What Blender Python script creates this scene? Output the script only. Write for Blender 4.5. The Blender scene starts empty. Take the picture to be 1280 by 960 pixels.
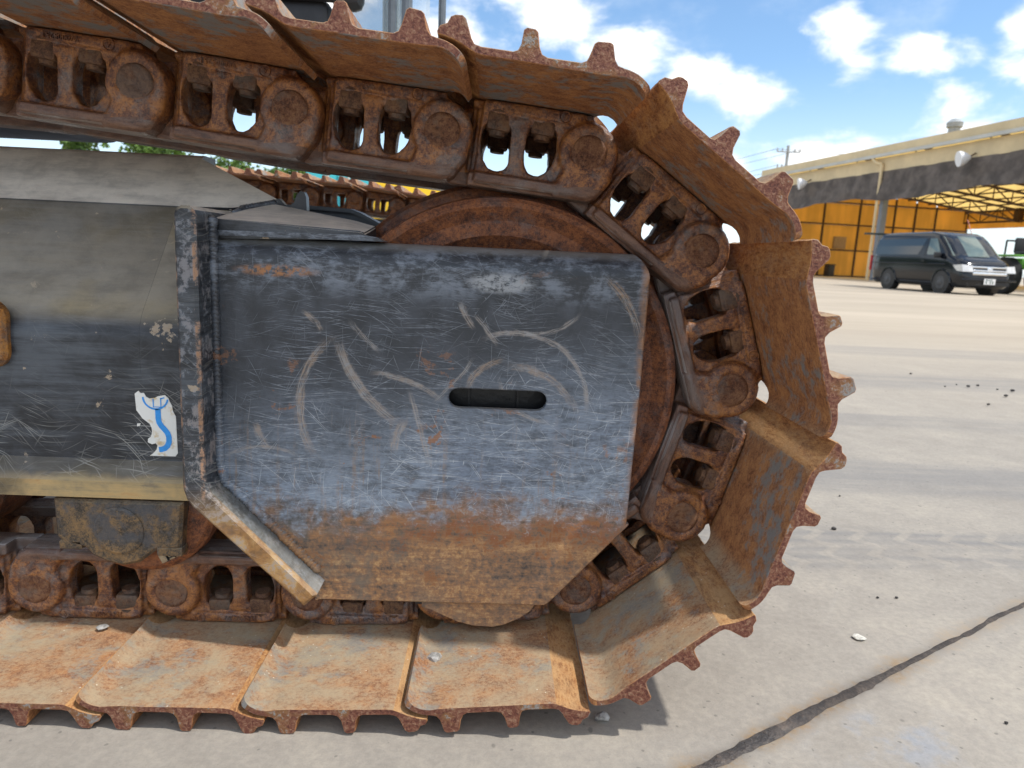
import bpy, bmesh, math, random
from mathutils import Vector, Matrix, noise as mnoise
from mathutils.geometry import tessellate_polygon
R = math.radians
rnd = random.Random(7)
S = bpy.context.scene
C = S.collection

# ------------------------------------------------------------------ camera
CAM = Vector((0, -0.932, 0.571))
rt = Vector((0.99879, -0.021408, 0.04427)); up = Vector((-0.0396, 0.183621, 0.9822)); fw = Vector((0.029156, 0.982764, -0.182551))
cd = bpy.data.cameras.new('camera'); cam = bpy.data.objects.new('camera', cd); C.objects.link(cam)
cam.matrix_world = Matrix(((rt.x, up.x, -fw.x, CAM.x), (rt.y, up.y, -fw.y, CAM.y), (rt.z, up.z, -fw.z, CAM.z), (0, 0, 0, 1)))
cd.sensor_width = 36; cd.lens = 872.03 / 1280 * 36
cd.clip_start = 0.02; cd.clip_end = 3000
cd.dof.use_dof = True; cd.dof.focus_distance = 0.90; cd.dof.aperture_fstop = 9.5
S.camera = cam

# ------------------------------------------------------------------ light
SUN = Vector((0.46, -0.20, 0.87)).normalized()
sl = bpy.data.lights.new('sun', 'SUN'); sl.energy = 2.2; sl.angle = R(1.8); sl.color = (1, .95, .88)
so = bpy.data.objects.new('sun', sl); C.objects.link(so)
so.rotation_mode = 'QUATERNION'; so.rotation_quaternion = SUN.to_track_quat('Z', 'Y'); so.location = (4, 2, 9)
S.view_settings.view_transform = 'Standard'; S.view_settings.look = 'None'
S.view_settings.exposure = 0.78; S.view_settings.gamma = 1.0
S.cycles.use_denoising = True
S.cycles.max_bounces = 8


class NT:
    """small helper round a node tree"""
    def __init__(s, nt):
        s.nt = nt; nt.nodes.clear()
    def n(s, t, **k):
        o = s.nt.nodes.new(t)
        for a, b in k.items(): setattr(o, a, b)
        return o
    def put(s, sock, v):
        if hasattr(v, 'links') or isinstance(v, bpy.types.NodeSocket): s.nt.links.new(v, sock)
        elif isinstance(v, (tuple, list)):
            if len(v) == 3 and sock.type == 'RGBA': v = (*v, 1)
            sock.default_value = v
        else: sock.default_value = v
    def math(s, op, a, b=0.0, clamp=False):
        o = s.n('ShaderNodeMath', operation=op, use_clamp=clamp); s.put(o.inputs[0], a); s.put(o.inputs[1], b); return o.outputs[0]
    def add(s, a, b): return s.math('ADD', a, b)
    def mul(s, a, b): return s.math('MULTIPLY', a, b)
    def mx(s, a, b): return s.math('MAXIMUM', a, b)
    def vm(s, op, a, b=(0, 0, 0), scale=None):
        o = s.n('ShaderNodeVectorMath', operation=op); s.put(o.inputs[0], a); s.put(o.inputs[1], b)
        if scale is not None: s.put(o.inputs[3], scale)
        return o.outputs[1] if op in ('LENGTH', 'DISTANCE', 'DOT_PRODUCT') else o.outputs[0]
    def mr(s, x, a, b, c=0.0, d=1.0):
        o = s.n('ShaderNodeMapRange', interpolation_type='SMOOTHSTEP')
        for i, v in enumerate((x, a, b, c, d)): s.put(o.inputs[i], v)
        return o.outputs[0]
    def mix(s, f, a, b, bt='MIX'):
        o = s.n('ShaderNodeMix', data_type='RGBA', blend_type=bt); s.put(o.inputs[0], f); s.put(o.inputs[6], a); s.put(o.inputs[7], b); return o.outputs[2]
    def ramp(s, f, st):
        o = s.n('ShaderNodeValToRGB'); e = o.color_ramp.elements
        while len(e) < len(st): e.new(.5)
        for q, (p, c) in zip(e, st): q.position = p; q.color = (*c, 1)
        s.put(o.inputs[0], f); return o.outputs[0]
    def map(s, v, loc=(0, 0, 0), rot=(0, 0, 0), sc=(1, 1, 1)):
        o = s.n('ShaderNodeMapping'); s.put(o.inputs[0], v); o.inputs[1].default_value = loc; o.inputs[2].default_value = rot; o.inputs[3].default_value = sc; return o.outputs[0]
    def noise(s, v, sc, det=4.0, ro=.55, dist=0.0, col=False):
        o = s.n('ShaderNodeTexNoise'); s.put(o.inputs['Vector'], v); o.inputs['Scale'].default_value = sc; o.inputs['Detail'].default_value = det
        o.inputs['Roughness'].default_value = ro; o.inputs['Distortion'].default_value = dist
        return o.outputs[1] if col else o.outputs[0]
    def vor(s, v, sc, feature='F1', rand=1.0):
        o = s.n('ShaderNodeTexVoronoi', feature=feature); s.put(o.inputs['Vector'], v); o.inputs['Scale'].default_value = sc; o.inputs['Randomness'].default_value = rand
        return o.outputs
    def sep(s, v):
        o = s.n('ShaderNodeSeparateXYZ'); s.put(o.inputs[0], v); return o.outputs
    def comb(s, x, y, z):
        o = s.n('ShaderNodeCombineXYZ'); s.put(o.inputs[0], x); s.put(o.inputs[1], y); s.put(o.inputs[2], z); return o.outputs[0]
    def obj(s, rand=True):
        tc = s.n('ShaderNodeTexCoord'); v = tc.outputs['Object']
        if rand:
            oi = s.n('ShaderNodeObjectInfo'); r = oi.outputs['Random']
            v = s.vm('ADD', v, s.comb(s.mul(r, 13.0), s.mul(r, 7.7), s.mul(r, 21.0)))
        return v
    def nz(s):
        return s.sep(s.n('ShaderNodeNewGeometry').outputs['Normal'])[2]
    def scratch(s, v, ang, ls, ws, dens, seed=0, warp=.012, wsc=9):
        """many short thin strokes lying in the XZ plane; ang = direction"""
        w = s.vm('SCALE', s.vm('SUBTRACT', s.noise(v, wsc, 1, col=True), (.5, .5, .5)), scale=warp)
        v = s.vm('ADD', v, w)
        v = s.map(v, rot=(0, R(ang), 0))
        v = s.map(v, loc=(seed * 3.7, 0, seed * 1.9), sc=(ls, 0, ws))
        o = s.vor(v, 1)
        on = s.math('LESS_THAN', s.sep(o['Color'])[0], dens)
        return s.mul(s.mr(o['Distance'], .36, .05), on)
    def bump(s, h, dist=.001, st=1.0, nrm=None):
        o = s.n('ShaderNodeBump'); o.inputs['Strength'].default_value = st; o.inputs['Distance'].default_value = dist; s.put(o.inputs['Height'], h)
        if nrm is not None: s.put(o.inputs['Normal'], nrm)
        return o.outputs[0]
    def out(s, col, rough=.7, metal=0.0, nrm=None, spec=.5, **k):
        b = s.n('ShaderNodeBsdfPrincipled'); s.put(b.inputs['Base Color'], col); s.put(b.inputs['Roughness'], rough); s.put(b.inputs['Metallic'], metal)
        s.put(b.inputs['Specular IOR Level'], spec)
        if nrm is not None: s.put(b.inputs['Normal'], nrm)
        for a, v in k.items(): s.put(b.inputs[a], v)
        o = s.n('ShaderNodeOutputMaterial'); s.nt.links.new(b.outputs[0], o.inputs[0]); return b


# ------------------------------------------------------------------ sky
Wd = bpy.data.worlds.new('World'); S.world = Wd; Wd.use_nodes = True
def build_world():
    t = NT(Wd.node_tree)
    sky = t.n('ShaderNodeTexSky', sky_type='NISHITA'); sky.sun_disc = False
    sky.sun_elevation = math.asin(SUN.z); sky.sun_rotation = math.atan2(SUN.x, SUN.y)
    sky.air_density = 1.0; sky.dust_density = 0.3; sky.ozone_density = 3.0
    d = t.vm('NORMALIZE', t.n('ShaderNodeTexCoord').outputs['Generated'])
    x, y, z = t.sep(d)
    az = t.mul(t.math('ARCTAN2', x, y), 57.2958); el = t.mul(t.math('ARCSINE', z), 57.2958)
    # cumulus clouds seen low over the yard: (azimuth, elevation, half width, half height)
    B = [(-3, 15.5, 5.5, 3.2), (3.5, 17.5, 6.5, 3.4), (8.8, 15.2, 5.0, 2.6), (2, 11.5, 7, 3), (14.6, 13.6, 3.0, 2.2), (18.5, 12.0, 4.2, 2.1),
         (24.2, 15.6, 2.5, 2.6), (25.4, 13.9, 2.2, 1.7), (29.8, 14.1, 3.8, 1.5), (35.3, 15.4, 2.2, 2.4), (36.0, 12.9, 2.8, 1.8),
         (31.8, 10.9, 2.8, 2.0), (33.5, 9.4, 3.8, 2.2), (22.5, 7.6, 4.8, 2.0), (26.5, 8.4, 3.6, 1.8), (16.5, 7.0, 5, 2.2), (41, 12, 4, 3), (47, 16, 6, 4), (39, 7, 6, 2.4),
         (-14, 17, 6, 4), (-22, 12, 8, 4), (-32, 16, 7, 5), (28, 26, 7, 5), (5, 30, 9, 6), (-20, 32, 8, 6), (60, 12, 9, 5), (75, 22, 8, 7), (-60, 14, 10, 6), (-45, 25, 9, 6), (110, 15, 12, 6), (150, 20, 14, 7), (-110, 14, 14, 6), (-150, 22, 14, 8)]
    acc = None
    for a0, e0, sa, se in B:
        da = t.math('DIVIDE', t.math('SUBTRACT', az, a0), sa); de = t.math('DIVIDE', t.math('SUBTRACT', el, e0), se)
        v = t.math('SUBTRACT', 1.0, t.math('SQRT', t.add(t.mul(da, da), t.mul(de, de))))
        acc = v if acc is None else t.math('SMOOTH_MAX', acc, v)
        if acc.node.operation == 'SMOOTH_MAX': acc.node.inputs[2].default_value = .25
    p = t.comb(t.mul(az, .115), t.mul(el, .2), 0.0)
    f = t.noise(p, 1.7, 7, .58, .25)
    f2 = t.noise(t.vm('ADD', p, (7, 3, 0)), .7, 6, .6)
    h = t.add(t.mul(acc, .72), t.mul(t.math('SUBTRACT', f, .5), 1.75))
    # the same kind of broken cloud over the rest of the dome
    fo = t.noise(t.vm('ADD', t.vm('MULTIPLY', d, (2.2, 2.2, 3.2)), (4, 1, 2)), 1.6, 7, .58, .3)
    off = t.mx(t.mr(el, 19, 26), t.mr(t.math('ABSOLUTE', t.math('SUBTRACT', az, 8)), 36, 50))
    h = t.mx(h, t.math('SUBTRACT', t.mul(t.mul(t.mr(fo, .44, .62), off), 1.2), t.mul(t.math('SUBTRACT', 1.0, off), 3.0)))
    m = t.mr(h, .02, .70)
    wisp = t.mul(t.mr(f2, .5, .8), .35)
    haze = t.mr(el, 15, -2, .02, .78)
    base = t.mix(1.0, sky.outputs[0], (.66, .745, .77), 'MULTIPLY')
    base = t.mix(haze, base, (4.3, 4.75, 5.1))
    base = t.mix(wisp, base, (4.6, 4.9, 5.1))
    shade = t.mix(t.mr(t.add(f, t.mul(h, .3)), .3, .8), (4.5, 4.75, 5.0), (6.2, 6.15, 6.05))
    col = t.mix(m, base, shade)
    bg = t.n('ShaderNodeBackground'); t.put(bg.inputs[0], col); bg.inputs[1].default_value = .15
    o = t.n('ShaderNodeOutputWorld'); t.nt.links.new(bg.outputs[0], o.inputs[0])
build_world()

# ------------------------------------------------------------------ materials
def M(name):
    m = bpy.data.materials.new(name); m.use_nodes = True; return m, NT(m.node_tree)

def rust_mat(name, dark, mid, light, grey, greyamt=.35, streak=None, rough=.72, spec=.4, pits=1.0, dust=None, fine=1.0):
    m, t = M(name); v = t.obj()
    vs = t.map(v, sc=streak) if streak else v
    n1 = t.noise(v, 9, 4, .6, .4); n2 = t.noise(vs, 48, 6, .66); n3 = t.noise(vs, 230, 5, .74); n4 = t.noise(v, 680 * fine, 3, .75)
    f = t.add(t.add(t.mul(n2, .36), t.mul(n3, .36)), t.mul(n4, .30))
    col = t.ramp(t.mr(f, .385, .615), [(0, dark), (.42, mid), (.72, tuple((a + b) / 2 for a, b in zip(mid, light))), (1, light)])
    n5 = t.noise(t.vm('ADD', v, (3.3, 1.2, 5)), 22, 5, .65, .6)
    om = t.mr(t.add(n5, t.mul(n3, .25)), .66, .84)
    col = t.mix(t.mul(om, .65), col, light)
    gm = t.mr(t.add(t.add(t.mul(n1, .6), t.mul(t.noise(vs, 60, 5, .7), .5)), t.mul(n3, .15)), .62, .74)
    col = t.mix(t.mul(gm, greyamt * 2), col, grey)
    pm = t.mr(t.add(t.mul(n3, .5), t.mul(n4, .5)), .43, .33)
    col = t.mix(t.mul(pm, .75 * pits), col, tuple(c * .35 for c in dark))
    if dust:
        dn = t.add(t.mul(t.noise(v, 16, 6, .65, .4), .55), t.add(t.mul(n3, .3), t.mul(n4, .15)))
        col = t.mix(t.mul(t.mr(t.nz(), .15, .9), t.mr(dn, .38, .60, .10, .85)), col, dust)
        gv = t.vor(v, 300)
        gd = t.mul(t.mul(t.math('LESS_THAN', t.sep(gv['Color'])[0], .05), t.mr(gv['Distance'], .36, .2)), t.mr(t.nz(), .2, .6))
        col = t.mix(t.mul(gd, t.mr(n5, .5, .62)), col, (.62, .56, .44))
    h = t.add(t.add(t.mul(n2, 1.2), t.mul(n3, .8)), t.mul(n4, .5))
    rr = t.mix(gm, (rough,) * 3, (rough - .2,) * 3)
    t.out(col, rr, 0.0, t.bump(h, .0011), spec)
    return m

M_link = rust_mat('cast rust', (.034, .011, .007), (.135, .044, .018), (.40, .165, .043), (.115, .12, .125), .30, rough=.46, spec=.7, pits=1.5)
M_idler = rust_mat('idler rust', (.04, .014, .008), (.13, .043, .019), (.30, .105, .034), (.075, .08, .085), .20, streak=(1, 1, 1), rough=.6, spec=.5)
M_rail = rust_mat('worn rail rust', (.045, .02, .013), (.11, .047, .026), (.2, .10, .055), (.14, .11, .10), .42, streak=(.25, 1, 1), rough=.42, spec=.7, pits=.8)
M_shoe = rust_mat('shoe rust', (.155, .057, .027), (.29, .122, .052), (.46, .215, .082), (.20, .205, .20), .46, streak=(.9, 1, 1), rough=.75, spec=.3, pits=.4, dust=(.40, .325, .215))
M_lip = rust_mat('lip rust', (.13, .045, .017), (.32, .13, .045), (.52, .26, .09), (.2, .17, .14), .10, streak=(1.2, .42, 1), rough=.75, spec=.3, pits=.7, dust=(.52, .33, .16))
M_tread = rust_mat('polished tread', (.06, .035, .028), (.16, .10, .075), (.30, .22, .18), (.42, .38, .36), .5, streak=(.1, 1, 1), rough=.34, spec=1.0, pits=.5)
M_pin = rust_mat('pin rust', (.05, .019, .012), (.13, .052, .026), (.25, .125, .06), (.1, .09, .08), .25, rough=.65, pits=1.3)
M_bolt = rust_mat('bolt rust', (.035, .018, .011), (.10, .046, .026), (.2, .105, .05), (.1, .085, .07), .3, rough=.62)

def edge_mat():
    m, t = M('shoe cut edge'); v = t.obj()
    n = t.noise(v, 240, 4, .65, .6); n2 = t.noise(v, 420, 3, .6); n3 = t.noise(v, 26, 3)
    col = t.ramp(n, [(.32, (.075, .022, .015)), (.46, (.15, .05, .030)), (.56, (.21, .09, .052)), (.68, (.30, .175, .11))])
    col = t.mix(t.mul(t.mr(n3, .52, .66), .6), col, (.30, .16, .055))
    gm = t.mr(t.add(t.mul(n3, .7), t.mul(n, .35)), .60, .66)
    col = t.mix(t.mul(gm, .8), col, (.24, .25, .25))
    t.out(col, .65, 0, t.bump(t.add(n, t.mul(n2, .6)), .0012), .4)
    return m
M_edge = edge_mat()

def guard_mat():
    m, t = M('scratched black paint on guard'); v = t.obj(False); x, y, z = t.sep(v)
    P, D = (.026, .030, .037), (.056, .064, .079)
    nA = t.noise(v, 5, 5, .6, .5); nB = t.noise(v, 26, 6, .65, .4); nC = t.noise(v, 140, 5, .7); nD = t.noise(v, 600, 3, .7)
    col = t.mix(t.mr(nB, .35, .7), P, D)
    # pale rubbed zone growing downwards and to the right
    zz = t.add(t.add(z, t.mul(t.math('SUBTRACT', nA, .5), .26)), t.add(t.mul(x, -.20), t.mul(t.math('SUBTRACT', nB, .5), .10)))
    worn = t.mr(zz, .49, .28)
    hs = t.noise(t.map(v, sc=(6, 1, 48)), 1.0, 6, .75); hs2 = t.noise(t.map(v, sc=(45, 1, 170)), 1.0, 5, .75)
    rub = t.mr(t.add(t.add(t.mul(hs, .3), t.mul(hs2, .35)), t.add(t.mul(nB, .2), t.mul(nC, .15))), .40, .58)
    wm = t.mul(worn, t.add(.22, t.mul(rub, .66)))
    col = t.mix(wm, col, t.mix(t.mr(nA, .3, .7), (.22, .27, .35), (.35, .42, .51)))
    # scuffed top bend
    tb = t.mr(z, .500, .535)
    col = t.mix(t.mul(tb, t.mr(t.add(t.mul(hs2, .5), t.mul(nB, .5)), .45, .60, .0, .6)), col, (.25, .29, .35))
    # fine scratches
    sc = None
    for i, (a, ls, ws, de, w) in enumerate([(3, 7, 460, .42, .02), (-7, 10, 560, .46, .03), (9, 24, 800, .5, .02), (-14, 15, 700, .40, .03), (27, 9, 560, .07, .05), (-36, 8, 520, .12, .06), (55, 12, 600, .04, .05),
                                            (-62, 13, 560, .09, .05), (86, 11, 560, .10, .04), (-18, 26, 800, .16, .05), (66, 30, 850, .10, .05)]):
        k = t.scratch(v, a, ls, ws, de, i + 1, w, 5)
        sc = k if sc is None else t.mx(sc, k)
    # sweeping scuffs that turn round a few centres
    for cx, cz, kr, ka, de in ((.085, .375, 480, 2.2, .22), (-.08, .30, 430, 3.0, .12), (-.02, .50, 420, 2.6, .10)):
        dx = t.math('SUBTRACT', x, cx); dz = t.math('SUBTRACT', z, cz); rr = t.math('SQRT', t.add(t.mul(dx, dx), t.mul(dz, dz)))
        o = t.vor(t.comb(t.mul(t.add(rr, t.mul(nB, .012)), kr), t.mul(t.math('ARCTAN2', dz, dx), ka), 0.0), 1)
        k = t.mul(t.mul(t.mr(o['Distance'], .36, .05), t.math('LESS_THAN', t.sep(o['Color'])[0], de)), t.mr(rr, .16, .06))
        sc = t.mx(sc, k)
    dens = t.mr(t.add(t.noise(v, 7, 4, .6), t.mul(worn, .25)), .40, .66, .03, .95)
    sc = t.mul(sc, dens)
    col = t.mix(t.mul(sc, t.mr(nC, .3, .65, .25, .95)), col, t.mix(worn, (.29, .32, .36), (.60, .63, .66)))
    # broad gouges with a shape of their own: centre x, z, radius, mid angle, half length, width, rusty
    arcs = [(-0.13, 0.3651, 0.1189, 173.1, 0.0987, 0.005, 0.5), (-0.0451, 0.4868, 0.1569, -142.7, 0.0797, 0.0055, 0.3), (0.0363, 0.3618, 0.0789, 129.5, 0.035, 0.0042, 0.6), (0.0303, 0.3748, 0.0974, 79.9, 0.0766, 0.003, 0.1), (0.0208, 0.3733, 0.1051, 25.6, 0.0522, 0.003, 0.1), (0.0253, 0.3314, 0.0961, 59.2, 0.0629, 0.0045, 0.4), (0.0823, 0.4311, 0.0765, -129.3, 0.0523, 0.0026, 0.1), (-0.0689, 0.5525, 0.135, -136.1, 0.0311, 0.003, 0.1), (-0.1524, 0.2693, 0.1417, 71.2, 0.0555, 0.0032, 0.2), (-5.3354, -1.0627, 5.4279, 15.0, 0.0571, 0.003, 0.1), (0.0608, 0.4452, 0.1291, 32.6, 0.0501, 0.0045, 0.9), (-0.2947, 0.2158, 0.0929, 93.6, 0.0547, 0.0022, 0.1), (-0.2659, 0.4433, 0.0506, 43.7, 0.0203, 0.003, 0.3), (-0.1659, 0.3866, 0.1484, -153.8, 0.0242, 0.004, 0.4), (-0.0436, 0.3081, 0.0812, 163.5, 0.0261, 0.005, 0.4), (0.0476, 0.5426, 0.0981, -148.4, 0.0216, 0.004, 0.3), (-0.2614, 0.2636, 0.3283, 39.9, 0.0271, 0.003, 0.1), (-0.2404, 0.5599, 0.2476, -38.5, 0.0436, 0.0022, 0.1), (0.0487, 0.5493, 0.0779, -73.2, 0.0505, 0.0024, 0.1)]
    w1 = t.math('SUBTRACT', t.noise(v, 35, 3), .5)
    edge = t.add(.45, t.mul(t.noise(t.map(v, sc=(1, 1, 1)), 210, 3, .7), 1.1))
    for cx, cz, r, am, hl, wd, ru in arcs:
        dx = t.math('SUBTRACT', x, cx); dz = t.math('SUBTRACT', z, cz)
        rr = t.math('SQRT', t.add(t.mul(dx, dx), t.mul(dz, dz)))
        dr = t.math('ABSOLUTE', t.add(t.math('SUBTRACT', rr, r), t.mul(w1, .008)))
        mx_, mz_ = cx + r * math.cos(R(am)), cz + r * math.sin(R(am))
        ex = t.math('SUBTRACT', x, mx_); ez = t.math('SUBTRACT', z, mz_)
        dl = t.math('SQRT', t.add(t.mul(ex, ex), t.mul(ez, ez)))
        sn = t.noise(t.comb(t.mul(rr, 650), t.mul(t.math('ARCTAN2', dz, dx), 3.5), 0.0), 1, 4, .7)
        k = t.mul(t.mr(t.math('DIVIDE', dr, t.mul(edge, wd * 1.25)), 1.15, .45), t.mr(dl, hl, hl * .5))
        k = t.mul(k, t.mr(t.add(sn, t.mul(t.math('SUBTRACT', nB, .5), .5)), .36, .58, .05, 1))
        gc = t.mix(t.mul(t.mr(nC, .36, .56), min(1, ru + .25)), (.36, .36, .36), (.36, .23, .13))
        col = t.mix(t.mul(k, .68), col, gc)
    sf = t.mul(t.mr(t.vm('LENGTH', t.vm('MULTIPLY', t.vm('SUBTRACT', v, (.006, -.04, .534)), (1, 0, 3.2))), .05, .025), t.mr(t.add(t.mul(hs2, .5), t.mul(nC, .5)), .40, .52))
    col = t.mix(t.mul(sf, .8), col, (.36, .38, .40))
    # rust: bottom third with a ragged upper limit, and patches
    zr = t.add(t.add(z, t.mul(t.math('SUBTRACT', nB, .5), .12)), t.add(t.mul(t.math('SUBTRACT', nA, .5), .07), t.mul(t.math('SUBTRACT', nC, .5), .11)))
    zr = t.add(zr, t.mul(t.math('SUBTRACT', x, .0), -.03))
    low = t.mr(zr, .262, .192)
    rc = t.ramp(t.add(t.mul(hs, .5), t.mul(nC, .5)), [(.37, (.085, .065, .05)), (.45, (.23, .135, .075)), (.52, (.37, .185, .075)), (.61, (.60, .36, .15))])
    left = t.mr(t.add(x, t.mul(nB, .18)), -.05, .12, .35, 1)
    gr = t.mix(t.mr(t.add(t.mul(hs, .6), t.mul(nB, .4)), .40, .6), (.075, .075, .07), (.17, .14, .10))
    rc = t.mix(t.mul(t.mr(t.add(t.mul(nB, .6), t.mul(nA, .5)), .48, .62), t.math('SUBTRACT', 1.15, left)), rc, gr)
    col = t.mix(t.mul(low, .93), col, rc)
    # a redder band where the rust starts
    band = t.mul(t.mr(t.math('ABSOLUTE', t.math('SUBTRACT', zr, .200)), .032, .008), t.mr(nC, .40, .58))
    col = t.mix(t.mul(band, t.mr(x, -.2, -.05, .2, .85)), col, (.26, .09, .032))
    pn = t.add(t.noise(t.vm('ADD', v, (1.7, 0, 4.1)), 13, 5, .62, .5), t.mul(t.math('SUBTRACT', nC, .5), .32))
    pat = t.mul(t.mr(pn, .63, .68), t.mr(z, .52, .3, .25, 1))
    col = t.mix(t.mul(pat, .85), col, t.mix(nD, (.2, .075, .03), (.40, .19, .08)))
    run = t.noise(t.map(v, sc=(95, 1, 5)), 1.0, 5, .7)
    rm = t.mul(t.mul(t.mr(run, .53, .66), t.mr(z, .40, .27)), t.mr(nC, .35, .6))
    col = t.mix(t.mul(rm, .55), col, (.30, .19, .11))
    pr_ = t.add(t.noise(t.vm('ADD', v, (8.7, 0, 1.1)), 24, 5, .65, .6), t.mul(t.math('SUBTRACT', nC, .5), .35))
    col = t.mix(t.mul(t.mul(t.mr(pr_, .58, .64), t.mul(t.mr(x, .02, .14), t.mr(z, .36, .28))), .85), col, t.mix(nD, (.24, .085, .03), (.42, .2, .08)))
    # right edge and upper streak rust
    eg = t.mul(t.mr(t.add(x, t.mul(nC, .012)), .188, .2), t.mr(nB, .38, .55))
    col = t.mix(t.mul(eg, .8), col, (.33, .16, .07))
    ts = t.mul(t.mr(t.vm('LENGTH', t.vm('MULTIPLY', t.vm('SUBTRACT', v, (-.275, -.04, .538)), (1, 0, 6.5))), .062, .02), t.mr(nC, .40, .55))
    col = t.mix(ts, col, (.36, .16, .06))
    # dust settled on upward faces
    col = t.mix(t.mul(t.mr(t.nz(), .55, .98), .75), col, (.26, .25, .23))
    rough = t.mix(t.mx(low, pat), t.mix(wm, (.38,) * 3, (.48,) * 3), (.8,) * 3)
    dent = t.noise(v, 10, 2)
    h = t.add(t.add(t.mul(dent, 3.5), t.mul(nC, .4)), t.add(t.mul(sc, -.35), t.mul(t.mul(low, nC), .8)))
    t.out(col, rough, 0.0, t.bump(h, .0011, .8), .5)
    return m
M_guard = guard_mat()

def paint_mat(name, frame=True):
    m, t = M(name); v = t.obj(False); x, y, z = t.sep(v)
    nA = t.noise(v, 6, 5, .6, .5); nB = t.noise(v, 28, 6, .65, .4); nC = t.noise(v, 150, 5, .7)
    col = t.mix(t.mr(nB, .35, .7), (.014, .016, .020), (.034, .038, .047))
    hs = t.noise(t.map(v, sc=(6, 6, 90)), 1.0, 6, .75)
    col = t.mix(t.mul(t.mr(t.add(t.mul(hs, .5), t.mul(nA, .5)), .47, .62), .5), col, (.13, .15, .175))
    sc = None
    for i, (a, ls, ws, de) in enumerate([(2, 10, 420, .4), (-24, 12, 420, .32), (-40, 9, 380, .26), (28, 14, 480, .2), (70, 17, 480, .14), (-12, 26, 640, .3), (-55, 24, 600, .2)]):
        k = t.scratch(v, a, ls, ws, de, i + 21, .03); sc = k if sc is None else t.mx(sc, k)
    zone = t.mr(t.add(z, t.mul(nA, .1)), .47, .38, .12, .9) if frame else .75
    sc = t.mul(sc, t.mul(zone, t.mr(t.noise(v, 8, 4), .38, .62, .15, 1)))
    col = t.mix(sc, col, (.33, .33, .31))
    pn = t.add(t.noise(t.vm('ADD', v, (5.1, 0, 2.2)), 21, 5, .6, .4), t.mul(t.math('SUBTRACT', nC, .5), .25))
    col = t.mix(t.mul(t.mr(pn, .655, .685), .9), col, t.mix(nC, (.40, .26, .12), (.36, .33, .29)))
    if frame:
        # mud film and rust on the bottom flange
        lo = t.mr(t.add(z, t.mul(t.math('SUBTRACT', nB, .5), .02)), .268, .256)
        lc = t.ramp(t.add(t.mul(hs, .55), t.mul(nB, .45)), [(.33, (.14, .13, .11)), (.45, (.40, .30, .15)), (.55, (.52, .36, .16)), (.7, (.46, .22, .07))])
        lf = t.mr(t.add(x, t.mul(nB, .1)), -.60, -.52, .35, 1)
        col = t.mix(t.mul(lo, t.mul(lf, .95)), col, lc)
    else:
        ft = t.math('LESS_THAN', y, -.078)
        e = t.mr(t.add(t.mul(nB, .6), t.mul(nC, .4)), .52, .60)
        col = t.mix(t.mul(e, t.mr(z, .42, .18, .30, 1)), col, t.mix(nC, (.30, .13, .045), (.44, .26, .10)))
        col = t.mix(t.mul(t.mul(t.mr(z, .275, .19), ft), t.mr(t.add(t.mul(nB, .6), t.mul(nC, .4)), .34, .55, .45, .97)), col, t.mix(t.mr(nB, .4, .62), (.36, .18, .055), (.48, .30, .12)))
        col = t.mix(t.mul(t.mul(t.mr(z, .275, .24), t.math('SUBTRACT', 1.0, ft)), t.mr(t.add(t.mul(hs, .5), t.mul(nC, .5)), .38, .56, .3, .95)), col, (.13, .15, .165))
        col = t.mix(t.mul(t.mr(t.add(t.mul(nB, .5), t.mul(nC, .5)), .50, .58), .5), col, (.24, .28, .33))
        rim = t.mul(t.mx(t.mr(t.math('ABSOLUTE', t.add(x, .3815)), .0035, .001), t.mr(t.math('ABSOLUTE', t.add(x, .3575)), .0035, .001)), t.mr(t.add(t.mul(nB, .6), t.mul(nC, .4)), .47, .60))
        col = t.mix(t.mul(t.mul(rim, t.mr(z, .24, .26)), t.math('LESS_THAN', y, -.078)), col, (.36, .20, .11))
    # dust film on faces that look up
    st = t.noise(t.map(v, sc=(8, 30, 30)), 1.0, 6, .7)
    dm = t.mul(t.mr(t.nz(), .26, .74), t.mr(t.add(t.mul(st, .6), t.mul(nB, .4)), .36, .6, .62, .97))
    dcol = t.mix(t.mr(t.noise(v, 4, 4), .45, .65), (.37, .33, .26), (.40, .31, .15))
    dcol = t.mix(t.mr(t.nz(), .665, .735), dcol, (.86, .79, .69))
    dm = t.mul(dm, t.mr(z, .28, .32, .30, 1))
    col = t.mix(dm, col, dcol)
    h = t.add(t.add(t.mul(t.noise(v, 11, 2), 2.5), t.mul(nC, .5)), t.mul(sc, -.3))
    t.out(col, t.mix(dm, (.36,) * 3, (.75,) * 3), 0, t.bump(h, .001, .8), .5)
    return m
M_frame = paint_mat('dusty scratched black paint')
M_bar = paint_mat('chipped black edge paint', False)

def plain(name, col, rough=.6, spec=.5, var=.25, sc=20, metal=0.0, bump=0.0):
    m, t = M(name); v = t.obj()
    n = t.noise(v, sc, 5, .6); c = t.mix(t.mr(n, .3, .7), tuple(a * (1 - var) for a in col), tuple(min(1, a * (1 + var)) for a in col))
    t.out(c, rough, metal, t.bump(n, bump) if bump else None, spec); return m
M_grease = rust_mat('greasy painted roller bracket', (.028, .024, .02), (.085, .065, .045), (.26, .155, .065), (.07, .075, .085), .40, rough=.55, dust=(.3, .25, .17))
M_dark = plain('dark steel', (.02, .02, .022), .5, bump=.0005)
M_black = plain('black hidden steel', (.005, .005, .006), .45, var=.5, sc=60, bump=.001)
M_body = plain('blue grey body paint', (.075, .09, .115), .4)
M_inner = plain('grey blue painted plate', (.10, .125, .16), .45, bump=.0004)
M_white = plain('white paint', (.8, .8, .8), .4, var=.05)
M_paper = None

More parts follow.
